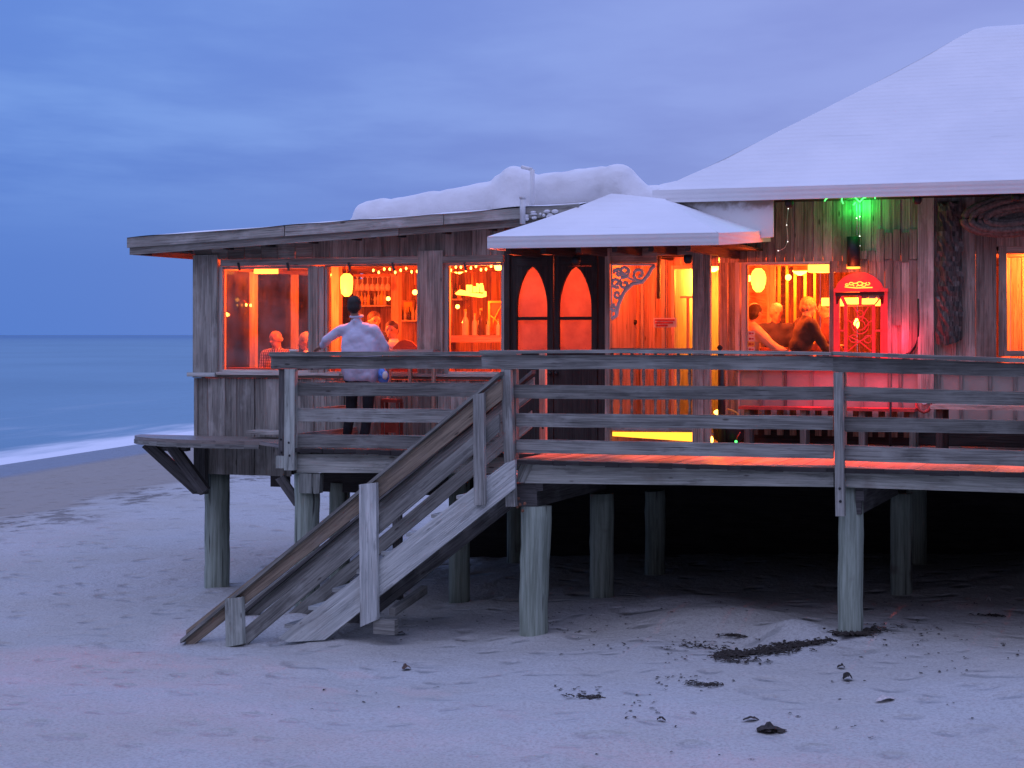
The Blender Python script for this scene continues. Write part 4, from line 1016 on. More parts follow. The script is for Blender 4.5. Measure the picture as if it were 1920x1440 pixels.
# porch sign
ps = thing('porch_sign', 'small white sign with red lettering lines hanging in the porch doorway', 'sign', P(1246, 605, VM - .5))
mb = MB(); mb.prect(1225, 1268, 596, 614, VM - .6, .015); mb.build('board', 'signwhite', ps)
mb = MB()
for k, (a, b_) in enumerate(((1228, 1265), (1228, 1262), (1230, 1252))): mb.prect(a, b_, 598.5 + k * 5.2, 601.6 + k * 5.2, VM - .604, .003)
mb.build('lettering', 'signred', ps)
mb = MB(); mb.tube([P(1228, 596, VM - .59), P(1232, 482, VM - .59)], .003, 5); mb.tube([P(1265, 596, VM - .59), P(1262, 482, VM - .59)], .003, 5); mb.build('cord', 'black', ps)
kb = MB(); kb.ell(P(1190, 604, VM - .09), (.034, .03, .034)); tag(kb.build('porch_ball', 'black', origin=P(1190, 604, VM - .09)), 'round black ball fixed on the orange porch boards', 'ball')

# ------------------------------------------------------------------ interior lamps
WARM = (1.0, .088, .010)
def shade_lamp(x, y, V, kind, label, power, name='pendant_lamp', cz=None, r_=.1):
    power *= 6.0; t = thing(name, label, 'lamp', P(x, y, V)); p = P(x, y, V); ce = (CE if V < 26 and x < 1000 else zw4t + .08) if cz is None else cz
    mb = MB()
    if kind == 'globe': mb.lathe(p, [(.03, -.16), (.07, -.12), (r_, -.04), (r_ * 1.05, .03), (.08, .10), (.04, .14)], 16)
    elif kind == 'flat': mb.box(p.x - r_ * 2, p.x + r_ * 2, p.y - .12, p.y + .12, p.z - .05, p.z + .05)
    else: mb.ell(p, (r_, r_, r_))
    mb.build('lamp_shade', 'shade' if kind != 'bulb' else 'lampglow', t)
    if p.z + .1 < ce: mb = MB(); mb.tube([p + Vector((0, 0, .1)), (p.x, p.y, ce)], .008, 6); mb.build('stem', 'brown', t)
    if power: lamp('lamp_light', Vector((p.x, max(p.y - .3, (VM if x > 1000 else VW) + .28), p.z - (.22 if kind != 'flat' else .14))), power, WARM, .12 if kind != 'bulb' else .03, t)
    return t
shade_lamp(499, 506, 21.6, 'flat', 'flat yellow ceiling lamp at the top of the left window', 20, r_=.06)
shade_lamp(650, 533, 21.5, 'globe', 'large bright pendant lamp above the standing man', 42, r_=.08)
shade_lamp(778, 548, 22.0, 'bulb', 'small amber lamp beside the wide grey post, in the middle window', 6, r_=.035)
shade_lamp(935, 499, 20.85, 'bulb', 'bright bulb in the top right corner of the bar window', 24, r_=.055)
shade_lamp(728, 560, 23.6, 'bulb', 'small amber bulb above the seated young man', 5, r_=.03)
shade_lamp(858, 575, 23.8, 'bulb', 'small amber bulb behind the left clear bottle', 5, r_=.03)
shade_lamp(1478, 520, 23.2, 'bulb', 'amber bulb between the slats of the dining room', 8, r_=.04)
shade_lamp(1422, 524, 22.6, 'globe', 'bright pendant lamp over the diner in the tan shirt', 24, r_=.095)
shade_lamp(1403, 522, 22.9, 'bulb', 'round bulb just left of the pendant over the diner in tan', 0, r_=.045)
shade_lamp(1540, 503, 21.85, 'flat', 'bright box lamp at the top right corner of the dining window', 26, r_=.07)
shade_lamp(1610, 566, 22.6, 'flat', 'broad yellow lamp behind the red arched window', 12, r_=.22)
mb = MB(); p = P(1606, 606, 22.4); mb.lathe(p, [(.01, -.07), (.03, -.04), (.035, 0), (.025, .03), (.006, .07)], 12); tag(mb.build('candle_lamp', 'lampglow', origin=p), 'small flame-shaped lamp in the middle of the red arched window', 'lamp')
# bar ornate lamp
t = thing('ornate_bar_lamp', 'ornate yellow glowing ship-like lamp hanging over the bar bottles', 'lamp', P(885, 545, 21.8))
mb = MB(); V_ = 21.8
mb.pq([(853, 550), (862, 543), (870, 545), (876, 548), (905, 551), (909, 546), (909, 556), (900, 558), (872, 554), (856, 553)], V_, .06, .5)
for x in (874, 880, 887, 893, 900): mb.prect(x, x + 3.5, 531 + (x % 3) * 3, 548, V_ + .01, .04)
mb.pq([(893, 531), (905, 535), (907, 548), (901, 548), (899, 538), (893, 536)], V_ + .015, .03); mb.build('lamp_shade', 'shade', t)
mb = MB(); mb.tube([P(885, 533, V_ + .03), (P(885, 533, V_).x, V_ + .03, CE)], .008, 6); mb.build('stem', 'brown', t)
lamp('lamp_light', P(880, 566, V_ - .25), 50, WARM, .1, t)
for (x, y, V_, lb) in ((479, 622, 22.3, 'tiny candle light far left of the bald diner'), (553, 631, 23.2, 'tiny candle light between the two diners in the left window')):
    t = thing('table_candle', lb, 'candle', P(x, y, V_)); mb = MB(); mb.ell(P(x, y, V_), (.022, .022, .028)); mb.build('flame', 'lampglow', t)
    mb = MB(); mb.tube([P(x, y, V_) - Vector((0, 0, .03)), P(x, y, V_) - Vector((0, 0, .15))], .02, 8); mb.build('candle_stick', 'signwhite', t)
# hidden-in-plan lamps the rooms need (vestibule, passage, added fill in the back of rooms)
def room_lamp(p, power, label, col=WARM, sz=.12):
    power *= 3.6; t = thing('ceiling_lamp', label, 'lamp', p); mb = MB(); mb.lathe(p, [(.02, -.06), (.08, -.03), (.10, 0), (.09, .02)], 14); mb.build('lamp_shade', 'lampglow', t); lamp('lamp_light', Vector(p) - Vector((0, 0, .12)), power, col, sz, t)
room_lamp(Vector((U(1010, VD) + .2, 21.1, zt_d - .12)), 27, 'ceiling lamp inside the vestibule behind the arched doors', (1, .095, .035))
room_lamp(Vector((U(1300, VM) + .0, 22.6, EZ - .75)), 60, 'ceiling lamp in the bright passage behind the porch door', (1, .30, .03))
room_lamp(Vector((U(1225, 20.9), 20.9, Z(1225, 470, 20.9))), 26, 'lamp under the porch ceiling by the fretwork', (1, .085, .012))
room_lamp(Vector((U(625, 24.2), 24.2, CE - .1)), 24, 'added fill lamp in the back of the bar room', WARM)
room_lamp(Vector((U(860, 24.0), 24.0, CE - .1)), 20, 'added fill lamp in the back behind the bar', WARM)
room_lamp(Vector((U(1500, 24.2), 24.2, zw4t)), 30, 'added fill lamp in the back of the dining room', WARM)
room_lamp(Vector((U(1900, VM) + .35, 22.2, EZ - .6)), 150, 'ceiling lamp behind the far right window', (1, .15, .02))

def deck_fill(x, V, z, tgt, power, label, cone=36):  # spots added out of sight so the deck strip glows orange
    p = Vector((U(x, V), V, z)); t = thing('added_deck_spot', label, 'lamp', p)
    mb = MB(); mb.lathe(p + Vector((0, 0, .0)), [(.03, .0), (.05, .03), (.05, .09), (.02, .10)], 12); mb.build('housing', 'black', t)
    d = bpy.data.lights.new('deck_fill', 'SPOT'); d.energy = power; d.color = (1, .10, .025); d.spot_size = math.radians(cone); d.spot_blend = .6; d.shadow_soft_size = .04
    o_ = bpy.data.objects.new('deck_fill_light', d); COL.objects.link(o_); o_.parent = t; o_.location = (0, 0, -.03)
    o_.rotation_euler = (Vector(tgt) - p).to_track_quat('-Z', 'Y').to_euler()
deck_fill(1080, 19.5, A.z - .32, (U(1080, 19.5), 18.75, DZ), 760, 'added deck fill light under the canopy above the arched doors')
deck_fill(1290, 19.45, A.z - .32, (U(1290, 19.5), 18.75, DZ), 760, 'added deck fill light under the canopy by the porch posts')
deck_fill(1480, 21.12, EZ - .12, (U(1480, 21.1) + .2, 19.45, DZ), 1700, 'added deck fill light under the main eave above the dining window')
deck_fill(1720, 21.12, EZ - .12, (U(1720, 21.1) + .2, 19.45, DZ), 1700, 'added deck fill light under the main eave above the pale post')
deck_fill(1905, 21.12, EZ - .12, (U(1905, 21.1) + .4, 19.45, DZ), 1700, 'added deck fill light under the main eave at the right edge')
deck_fill(700, 20.26, Z(700, 447, 20.26), (U(700, 20.2), 19.5, DZ), 260, 'added deck fill light under the bar roof above the standing man', 44)

# ------------------------------------------------------------------ bar shelf, bottles, glasses
sh = thing('bar_shelf', 'red-lit wooden shelf holding the bottles inside the bar window', 'shelf', P(885, 635, 21.2))
mb = MB(); V_ = 21.2; mb.box(U(834, V_), U(944, V_), V_, V_ + .35, Z(885, 642, V_), Z(885, 629, V_)); mb.build('shelf_board', 'porchwall', sh)
mb = MB(); mb.box(U(834, V_), U(838, V_), V_ + .05, V_ + .3, DZ, Z(885, 642, V_)); mb.box(U(938, V_), U(944, V_), V_ + .05, V_ + .3, DZ, Z(885, 642, V_)); mb.build('support', 'porchwall', sh)
def bottle(x, yb, h, label, m_='bottle', V_=21.3):
    p = P(x, yb, V_); t = thing('bottle', label, 'bottle', p, 'bottles on the bar shelf'); s_ = h / .30
    mb = MB(); mb.lathe(p, [(.038 * s_, 0), (.04 * s_, .01), (.04 * s_, .17 * s_), (.03 * s_, .2 * s_), (.013 * s_, .225 * s_), (.013 * s_, .285 * s_)], 14); mb.build('bottle_glass', m_, t)
    mb = MB(); mb.lathe(p + Vector((0, 0, .285 * s_)), [(.016 * s_, 0), (.016 * s_, .025 * s_)], 10); mb.build('stopper', 'signyellow', t)
bottle(872.5, 629, .32, 'left clear bottle with a tall neck on the bar shelf'); bottle(890, 629, .27, 'squat rounded pale bottle in the middle of the bar shelf'); bottle(902, 629, .33, 'dark slim bottle right of the pale ones', 'bottle_dark'); bottle(915, 629, .2, 'short jar-like bottle beside the framed picture'); bottle(934, 629, .2, 'short stubby bottle below the framed picture')
for (x0, x1, y, V_, n_, lb) in ((836, 930, 500, 21.0, 11, 'string of amber bulbs along the top of the bar window'), (700, 782, 504, 21.4, 9, 'string of amber bulbs at the top of the middle window, right half'), (428, 470, 545, 21.6, 6, 'short string of amber bulbs at the left edge of the left window')):
    t = thing('bulb_string', lb, 'string lights', P((x0 + x1) / 2, y, V_)); pts = [P(x0 + (x1 - x0) * k / (n_ - 1), y + 4 * math.sin(k * 1.9) + (k if x0 < 500 else 0) * 5, V_) for k in range(n_)]
    mb = MB(); mb.tube(pts, .005, 5); mb.build('wire', 'brown', t)
    for p in pts: mb = MB(); mb.ell(p - Vector((0, 0, .02)), (.014, .014, .02), nu=8, nv=6); mb.build('bulb', 'lampglow', t)
t = thing('framed_picture', 'gold framed sketch behind the bottles at the right of the bar window', 'picture', P(930, 600, 21.7)); V_ = 21.7
mb = MB()
mb.prect(915, 919, 568, 625, V_, .03); mb.prect(941, 945, 568, 625, V_, .03); mb.prect(915, 945, 564, 568, V_ - .002, .034); mb.build('frame', 'signyellow', t)
mb = MB(); mb.prect(919, 941, 568, 625, V_ + .012, .01); mb.build('sheet', 'brown', t)
mb = MB(); mb.tube([P(x, y, V_ + .005) for x, y in ((922, 620), (926, 600), (934, 585), (940, 574))], .01, 6); mb.tube([P(x, y, V_ + .005) for x, y in ((920, 592), (928, 598), (938, 612))], .01, 6); mb.build('sketch_line', 'signyellow', t)
rack = thing('glass_rack', 'rack of hanging stemware glinting behind the standing man', 'rack', P(690, 520, 22.8))
mb = MB(); mb.box(U(665, 22.8), U(735, 22.8), 22.75, 22.95, Z(690, 518, 22.8), Z(690, 514, 22.8)); mb.tube([(U(668, 22.8), 22.85, Z(690, 514, 22.8)), (U(668, 22.8), 22.85, CE)], .01, 6); mb.tube([(U(732, 22.8), 22.85, Z(690, 514, 22.8)), (U(732, 22.8), 22.85, CE)], .01, 6); mb.build('rack_bar', 'brown', rack)
for k in range(7):
    x = 670 + k * 9.5; p = P(x, 519, 22.8); t = thing('wine_glass', 'upside-down wine glass hanging from the bar rack', 'wine glass', p, 'wine glasses hanging from the rack')
    mb = MB(); mb.lathe(p - Vector((0, 0, .19)), [(.03, 0), (.036, .04), (.03, .08), (.006, .10), (.005, .18), (.03, .185), (.03, .19)], 12); mb.build('glass_body', 'shell', t)
rs = random.Random(11)
for (xa, xb, y, V_, n_) in ((672, 722, 572, 24.9, 9), (838, 862, 560, 24.9, 4), (432, 462, 582, 21.8, 4), (745, 782, 600, 24.9, 6)):
    t = thing('back_shelf', 'wall shelf with small bottles, behind the %s' % {672: 'standing man', 838: 'bar lamp', 432: 'left window glass', 745: 'young man in the middle window'}[xa], 'shelf', P(xa, y, V_))
    mb = MB(); mb.box(U(xa - 4, V_), U(xb + 4, V_), V_, V_ + .25, Z(xa, y + 3, V_), Z(xa, y, V_)); mb.build('shelf_board', 'trim', t)
    for k in range(n_):
        p = P(xa + (xb - xa) * k / (n_ - 1), y, V_ + .12); b_ = thing('bottle', 'small bottle on the wall shelf behind the ' + {672: 'standing man', 838: 'ornate bar lamp', 432: 'left window glass', 745: 'seated young man'}[xa], 'bottle', p, 'small bottles on the back shelves'); s_ = rs.uniform(.6, .9)
        mb = MB(); mb.lathe(p, [(.035 * s_, 0), (.035 * s_, .16 * s_), (.012 * s_, .21 * s_), (.012 * s_, .28 * s_)], 10); mb.build('bottle_glass', rs.choice(['bottle', 'signyellow', 'bottle_dark', 'shell']), b_)
# pictures / plates on back walls, slats in dining room
for (x, y, w_, h_, V_, lb) in ((450, 640, 24, 28, 22.1, 'square reddish picture low on the back wall, left window'), (765, 580, 22, 34, 25.1, 'yellow tall picture on the back wall, middle window')):
    t = thing('wall_picture', lb, 'picture', P(x, y, V_)); mb = MB(); mb.prect(x - w_ / 2, x + w_ / 2, y - h_ / 2, y + h_ / 2, V_, .02); mb.build('frame', 'porchwall', t)
    mb = MB(); mb.prect(x - w_ / 2 + 3, x + w_ / 2 - 3, y - h_ / 2 + 3, y + h_ / 2 - 3, V_ - .004, .003); mb.build('canvas', 'shirt_red' if x < 500 else 'signyellow', t)
# dining room: vertical lit slats and posts
mb = MB()
for x in (1446, 1458, 1473, 1488, 1507, 1525): mb.box(U(x, 24.4), U(x, 24.4) + .035, 24.4, 24.44, DZ, zw4t + .08)
mb.build('divider_slats', 'signyellow', rest)
for x in (1438,):
    mb = MB(); mb.box(U(x, 23.6), U(x, 23.6) + .1, 23.6, 23.7, DZ, zw4t + .08); mb.build('interior_post', 'porchwall', rest)

# ------------------------------------------------------------------ PEOPLE
def hand(mb, w_, d, up, side, curl=.5, s=1.0):
    """five-fingered hand: wrist w_, pointing d, back of hand normal up, thumb on side"""
    w_, d, up, side = Vector(w_), Vector(d).normalized(), Vector(up).normalized(), Vector(side).normalized()
    mb.cap(w_, w_ + d * .085 * s, .024 * s, .022 * s, 8)
    for k, (o_, L) in enumerate(((.030, .068), (.010, .078), (-.010, .072), (-.028, .056))):
        b_ = w_ + d * .085 * s + side * o_ * s; mid = b_ + (d - up * curl * .5).normalized() * L * .5 * s; tip = mid + (d - up * curl * 1.6).normalized() * L * .5 * s
        mb.cap(w_ + d * .03 * s + side * o_ * .8 * s, b_, .013 * s, .010 * s, 6); mb.cap(b_, mid, .0095 * s, .0088 * s, 6); mb.cap(mid, tip, .0088 * s, .0075 * s, 6)
    t0 = w_ + d * .025 * s + side * .026 * s; t1 = t0 + (d * .6 + side * .7).normalized() * .04 * s; mb.cap(t0, t1, .013 * s, .011 * s, 6); mb.cap(t1, t1 + (d + side * .2 - up * curl).normalized() * .032 * s, .010 * s, .008 * s, 6)
def head(t, c_, face, hair, hm, tilt=0.0, vox=.011, bald=False, long=False):
    """head part geometry. c_ centre, face = facing direction"""
    f_ = Vector(face).normalized(); up = Vector((0, 0, 1)); rt = f_.cross(up).normalized(); up = rt.cross(f_).normalized()
    rot = Matrix((rt, f_, up)).transposed(); W_ = lambda a, b_, c2: Vector(c_) + rot @ Vector((a, b_, c2))
    out = MB()
    out.ell(W_(0, -.006, .022), (.078, .094, .090), rot); out.ell(W_(0, .022, -.045), (.052, .062, .062), rot); out.ell(W_(0, .05, -.085), (.026, .025, .02), rot)
    out.cap(W_(0, .082, .015), W_(0, .108, -.018), .009, .013, 8); out.ell(W_(0, .078, -.052), (.022, .012, .009), rot)
    for s_ in (-1, 1): out.ell(W_(s_ * .076, -.005, -.005), (.010, .020, .032), rot); out.ell(W_(s_ * .03, .076, .032), (.022, .012, .007), rot)
    hb = MB()
    if not bald:
        hb.ell(W_(0, -.022, .042), (.088, .098, .090), rot); hb.ell(W_(0, -.050, -.01), (.084, .070, .076), rot)
        if long: hb.ell(W_(0, -.05, -.07), (.08, .055, .085), rot)
    else:
        for s_ in (-1, 1): hb.ell(W_(s_ * .066, -.03, -.01), (.018, .045, .035), rot)
        hb.ell(W_(0, -.08, -.01), (.05, .026, .035), rot)
    eb = MB()
    for s_ in (-1, 1): eb.ell(W_(s_ * .029, .080, .014), (.011, .008, .006), rot, 8, 6)
    return out, hb, eb
FOLD = bpy.data.textures.new('folds', 'CLOUDS'); FOLD.noise_scale = .09
def finish(t, skin, cloths, hb, hm, eb, vox=.012):
    b_ = skin.build('body', 'skin', t, remesh=vox)
    for nm, mbx, m_ in cloths:
        q = mbx.build(nm, m_, t, remesh=.016 if nm != 'shoes' else .01); q.modifiers['smooth'].iterations = 14
        if nm != 'shoes': d_ = q.modifiers.new('folds', 'DISPLACE'); d_.texture = FOLD; d_.strength = .022; d_.texture_coords = 'GLOBAL'
    hb.build('hair', hm, t, remesh=.01); eb.build('eyes', 'black', t)

# the man standing at the window
VMn = 19.72
def J(x, y, dv=0): return P(x, y, VMn) + Vector((0, dv, 0))
man = thing('person', 'man in pale blue shirt standing with his back turned, hand on the railing', 'person', (J(672, 0).x, VMn, DZ))
hd = J(665, 575); hd.z += .0
face = Vector((-.25, 1, -.05))
sk, hb, eb = head(man, hd, face, None, None)
neck = J(668, 596); shL, shR = J(641, 618), J(702, 619); chest = J(671, 628); waist = J(675, 668); pel = J(677, 700)
elL, wrL = J(611, 637, .02), J(594, 650, .1); elR, wrR = J(716, 650, .06), J(718, 686, .12)
hipL, hipR = J(662, 706), J(692, 706); knL, knR = J(656, 768, .03), J(689, 768, .02); anL, anR = Vector((J(650, 0).x, VMn, DZ + .08)), Vector((J(684, 0).x, VMn - .02, DZ + .08))
sk.cap(neck + Vector((0, 0, -.04)), hd + Vector((0, -.01, -.03)), .06, .052); sk.cap(shL, shR, .05, .05); sk.cap(J(671, 640), waist, .09, .09); sk.cap(waist, pel, .09, .10)
for a, b_, c_ in ((shL, elL, wrL), (shR, elR, wrR)): sk.cap(a, b_, .05, .04); sk.cap(b_, c_, .04, .027)
hand(sk, wrL, Vector((-.75, .35, -.35)), (0, 0, 1), (.3, .9, 0), .5); hand(sk, wrR, Vector((0, .1, -1)), (1, 0, 0), (0, 1, 0), 1.3)
for a, b_, c_ in ((hipL, knL, anL), (hipR, knR, anR)): sk.cap(a, b_, .075, .05); sk.cap(b_, c_, .048, .034)
shm = MB()
shm.cap(shL + Vector((.02, 0, 0)), shR + Vector((-.02, 0, 0)), .072, .072, 12)
shm.ell(J(671, 637), (.19, .12, .17)); shm.ell(J(674, 662), (.205, .135, .21)); shm.ell(J(678, 690), (.235, .145, .17)); shm.cap(J(662, 703), J(694, 703), .125, .125, 12)
shm.cap(neck + Vector((0, -.0, -.05)), neck + Vector((0, .005, .0)), .072, .064); shm.cap(J(655, 614), J(686, 614), .066, .066); shm.cap(J(655, 640), J(655, 690), .1, .11); shm.cap(J(694, 640), J(700, 692), .1, .115)
shm.cap(shL, elL, .068, .058); shm.cap(elL, wrL + Vector((.03, 0, .01)), .066, .046); shm.cap(shR, elR, .072, .064); shm.cap(elR, elR + (wrR - elR) * .25, .07, .062)
tr = MB()
tr.cap(hipL, hipR, .115, .115)
for a, b_, c_ in ((hipL, knL, anL), (hipR, knR, anR)): tr.cap(a, b_, .095, .068); tr.cap(b_, c_, .066, .058)
shoe = MB()
for a in (anL, anR): shoe.cap(a + Vector((0, -.05, -.035)), a + Vector((0, .13, -.045)), .045, .038)
finish(man, sk, [('shirt', shm, 'shirt'), ('trousers', tr, 'trousers'), ('shoes', shoe, 'black')], hb, 'hair_dark', eb, .009)
mb = MB(); mb.tube([neck + Vector((.073 * math.cos(i * .4), .062 * math.sin(i * .4) + .01, .018 + .01 * math.sin(i * .4))) for i in range(17)], .016, 8); mb.build('collar', 'shirt', man)
# bag in his hand
bg_ = thing('plastic_bag', 'blue and white plastic bag hanging from the right hand of the standing man', 'bag', P(719, 700, VMn + .05))
mb = MB(); mb.ell(P(719, 707, VMn - .06), (.075, .055, .085)); mb.ell(P(716, 698, VMn - .06), (.045, .045, .06)); mb.build('bag_body', 'bagblue', bg_, remesh=.012)
mb = MB(); mb.ell(P(722, 704, VMn - .105), (.035, .02, .05)); mb.cap(P(718, 698, VMn - .06), wrR + Vector((0, 0, -.1)), .02, .008); mb.build('bag_fold', 'signwhite', bg_)

def seated(x, y, V, yaw, label, shirt, hm, floor=None, bald=False, long=False, arms='table', lean=.1, hface=None, pants='trousers'):
    """seated figure, head centre at picture point, facing yaw (0 = towards the viewer's left along the wall, 90 = away)"""
    hc = P(x, y, V); f_ = Vector((math.cos(math.radians(yaw)), math.sin(math.radians(yaw)), 0)); rt = f_.cross(Vector((0, 0, 1)))
    hz = hc.z - .78; o = Vector((hc.x, hc.y, hz)) - f_ * (lean + .02)
    t = thing('person', label, 'person', (o.x, o.y, DZ))
    Lc = lambda a, b_, c_: o + rt * a + f_ * b_ + Vector((0, 0, c_))
    sk, hb, eb = head(t, hc, hface or (f_ + Vector((0, 0, -.12))), None, hm, bald=bald, long=long)
    neck = Lc(0, lean * .9, .66); sh_ = [Lc(s_ * .185, lean * .85, .575) for s_ in (-1, 1)]; chest = Lc(0, lean * .7, .42); pel = Lc(0, 0, .06)
    sk.cap(neck + Vector((0, 0, -.05)), hc + Vector((0, 0, -.04)) - f_ * .02, .062, .056); sk.cap(sh_[0], sh_[1], .055, .055); sk.cap(chest, pel, .12, .12)
    if arms == 'table': el = [Lc(s_ * .26, lean + .12, .27) for s_ in (-1, 1)]; wr = [Lc(s_ * .12, lean + .34, .30) for s_ in (-1, 1)]
    elif arms == 'reach': el = [Lc(-.24, lean + .1, .27), Lc(.25, lean + .2, .36)]; wr = [Lc(-.1, lean + .3, .29), Lc(.2, lean + .44, .27)]
    else: el = [Lc(-.33, lean + .06, .35), Lc(.24, lean + .05, .26)]; wr = [Lc(-.45, lean + .18, .22), Lc(.1, lean + .3, .28)]
    for s_, a, b_, c_ in zip((-1, 1), sh_, el, wr): sk.cap(a, b_, .048, .038); sk.cap(b_, c_, .038, .026); hand(sk, c_, (c_ - b_) + f_ * .05, (0, 0, 1), rt * -s_, .6)
    hp = [Lc(s_ * .09, .02, .04) for s_ in (-1, 1)]; kn = [Lc(s_ * .12, .44, .06) for s_ in (-1, 1)]; an = [Lc(s_ * .12, .42, -.36) for s_ in (-1, 1)]
    for a, b_, c_ in zip(hp, kn, an): sk.cap(a, b_, .075, .052); sk.cap(b_, c_, .05, .034); sk.cap(c_ + Vector((0, 0, -.03)), c_ + f_ * .14 + Vector((0, 0, -.04)), .04, .034)
    sm = MB(); sm.cap(sh_[0], sh_[1], .082, .082, 12); rz = Matrix.Rotation(math.atan2(f_.y, f_.x) - math.pi / 2, 3, 'Z')
    sm.ell(Lc(0, lean * .7, .42), (.205, .125, .2), rz); sm.ell(Lc(0, lean * .4, .26), (.185, .13, .2), rz); sm.ell(Lc(0, .02, .1), (.19, .15, .15), rz); sm.cap(neck + Vector((0, 0, -.06)), neck, .08, .066)
    for a, b_, c_ in zip(sh_, el, wr): sm.cap(a, b_, .078, .058); sm.cap(b_, b_.lerp(c_, .8), .056, .042)
    tr = MB(); tr.cap(hp[0], hp[1], .11, .11)
    for a, b_, c_ in zip(hp, kn, an): tr.cap(a, b_, .092, .07); tr.cap(b_, c_, .066, .05)
    finish(t, sk, [('shirt', sm, shirt), ('trousers', tr, pants)], hb, hm, eb, .012)
    # the seat
    sz = hz - .07
    ch = thing('chair' if sz - DZ < .55 else 'bar_stool', 'wooden %s under the %s' % ('chair' if sz - DZ < .55 else 'high stool', label.split(' sitting')[0].split(' leaning')[0]), 'chair' if sz - DZ < .55 else 'stool', (o.x, o.y, DZ))
    mb = MB(); mb.box(o.x - .2, o.x + .2, o.y - .2, o.y + .2, sz - .04, sz); mb.build('seat', 'brown', ch)
    for a in (-1, 1):
        for b_ in (-1, 1): mb = MB(); mb.beam((o.x + a * .2, o.y + b_ * .2, DZ), (o.x + a * .16, o.y + b_ * .16, sz - .04), (.035, 0, 0), (0, .035, 0)); mb.build('leg', 'brown', ch)
    return t
W_ = 'shirt_white'
seated(517, 636, 21.35, -100, 'bald man in a plaid shirt sitting at the left window', 'plaid', 'hair_grey', bald=True, arms='out', hface=(-.35, -1, -.25))
seated(573, 641, 21.3, 200, 'grey haired woman sitting beside the bald man in the left window', W_, 'hair_grey', long=True, hface=(-1, -.35, -.35))
seated(702, 602, 21.6, -50, 'short haired man in dark jumper sitting right of the standing man', 'navy', 'hair_brown', hface=(.7, -.7, -.15))
seated(734, 620, 21.25, 195, 'young man in a pale shirt sitting by the wide grey post', W_, 'hair_brown', hface=(.1, -1, -.1), lean=.14)
seated(1417, 588, 22.15, 25, 'dark haired diner in a tan shirt with his back turned', 'shirt_tan', 'hair_dark', arms='reach', lean=.16, hface=(.55, .8, -.1))
seated(1456, 587, 22.9, -60, 'grey haired diner in dark jumper sitting facing the window', 'navy', 'hair_grey', hface=(.5, -.85, -.15))
seated(1517, 576, 22.1, 35, 'blond diner in a black jacket leaning over the table', 'jacket', 'hair_blond', lean=.18, hface=(.9, .1, -.15))
seated(1547, 580, 22.6, 190, 'brown haired diner in rust shirt sitting across from the black jacket', 'shirt_red', 'hair_brown', hface=(-.6, -.75, -.1))
# tables by the windows, chair back
for (xa, xb, y, V_, lb) in ((430, 640, 690, 21.1, 'dark window table in front of the bald diner'), (1415, 1545, 652, 22.5, 'high table between the dining room guests')):
    t = thing('dining_table', lb, 'table', (U((xa + xb) / 2, V_), V_, DZ)); zt_ = Z((xa + xb) / 2, y, V_)
    mb = MB(); mb.box(U(xa, V_), U(xb, V_), V_ - .18, V_ + .22, zt_ - .04, zt_); mb.build('table_top', 'brown', t)
    for x in (xa + 8, xb - 8): mb = MB(); mb.box(U(x, V_) - .03, U(x, V_) + .03, V_ - .03, V_ + .03, DZ, zt_ - .041); mb.build('leg', 'brown', t)
t = thing('round_back_chair', 'dark red round-backed chair in front of the couple by the wide post', 'chair', (U(760, 20.95), 20.95, DZ))
mb = MB(); mb.pq([(733, 662), (738, 650), (748, 640), (760, 637), (772, 641), (781, 650), (785, 662), (785, 700), (733, 700)], 20.95, .05); mb.build('backrest', 'redchair', t)
mb = MB(); mb.box(U(733, 20.95), U(785, 20.95), 21.0, 21.35, DZ + .44, DZ + .5); mb.build('seat', 'redchair', t)
for x, v_ in ((736, 21.0), (782, 21.0), (736, 21.3), (782, 21.3)): mb = MB(); mb.box(U(x, 20.95) - .018, U(x, 20.95) + .018, v_, v_ + .035, DZ, DZ + .44); mb.build('leg', 'redchair', t)
# ledge outside with a cup, small stool outside
t = thing('outdoor_counter', 'narrow lit counter ledge in front of the middle window', 'counter', (U(760, 20.2), 20.2, DZ))
mb = MB(); mb.box(U(722, 20.2), U(818, 20.2), 20.1, 20.33, Z(770, 660, 20.2), Z(770, 655.5, 20.2)); mb.build('counter_top', 'trim', t)
for x in (728, 768, 812): mb = MB(); mb.box(U(x, 20.2) - .02, U(x, 20.2) + .02, 20.2, 20.24, DZ, Z(770, 660, 20.2)); mb.build('leg', 'porchwall', t)
t = thing('ashtray', 'small pale ashtray on the railing cap beside the corner post', 'ashtray', P(551, 660, VF)); mb = MB(); mb.lathe(P(551, 660, VF - .0), [(.045, .0), (.055, .012), (.055, .03), (.045, .03), (.04, .012)], 14); mb.build('dish', 'signwhite', t)
t = thing('bar_stool', 'reddish stool behind the railing beside the legs of the standing man', 'stool', (U(735, 20.0), 20.0, DZ))
zt_ = Z(735, 748, 20.0); mb = MB(); mb.box(U(720, 20), U(750, 20), 19.9, 20.08, zt_ - .04, zt_); mb.build('seat', 'redchair', t)
for x, v_ in ((721, 19.92), (749, 19.92), (721, 20.05), (749, 20.05)): mb = MB(); mb.box(U(x, 20) - .015, U(x, 20) + .015, v_, v_ + .03, DZ, zt_ - .041); mb.build('leg', 'redchair', t)
mb = MB(); mb.box(U(722, 20), U(748, 20), 19.99, 20.01, DZ + .12, zt_ - .14); mb.build('panel', 'redchair', t)

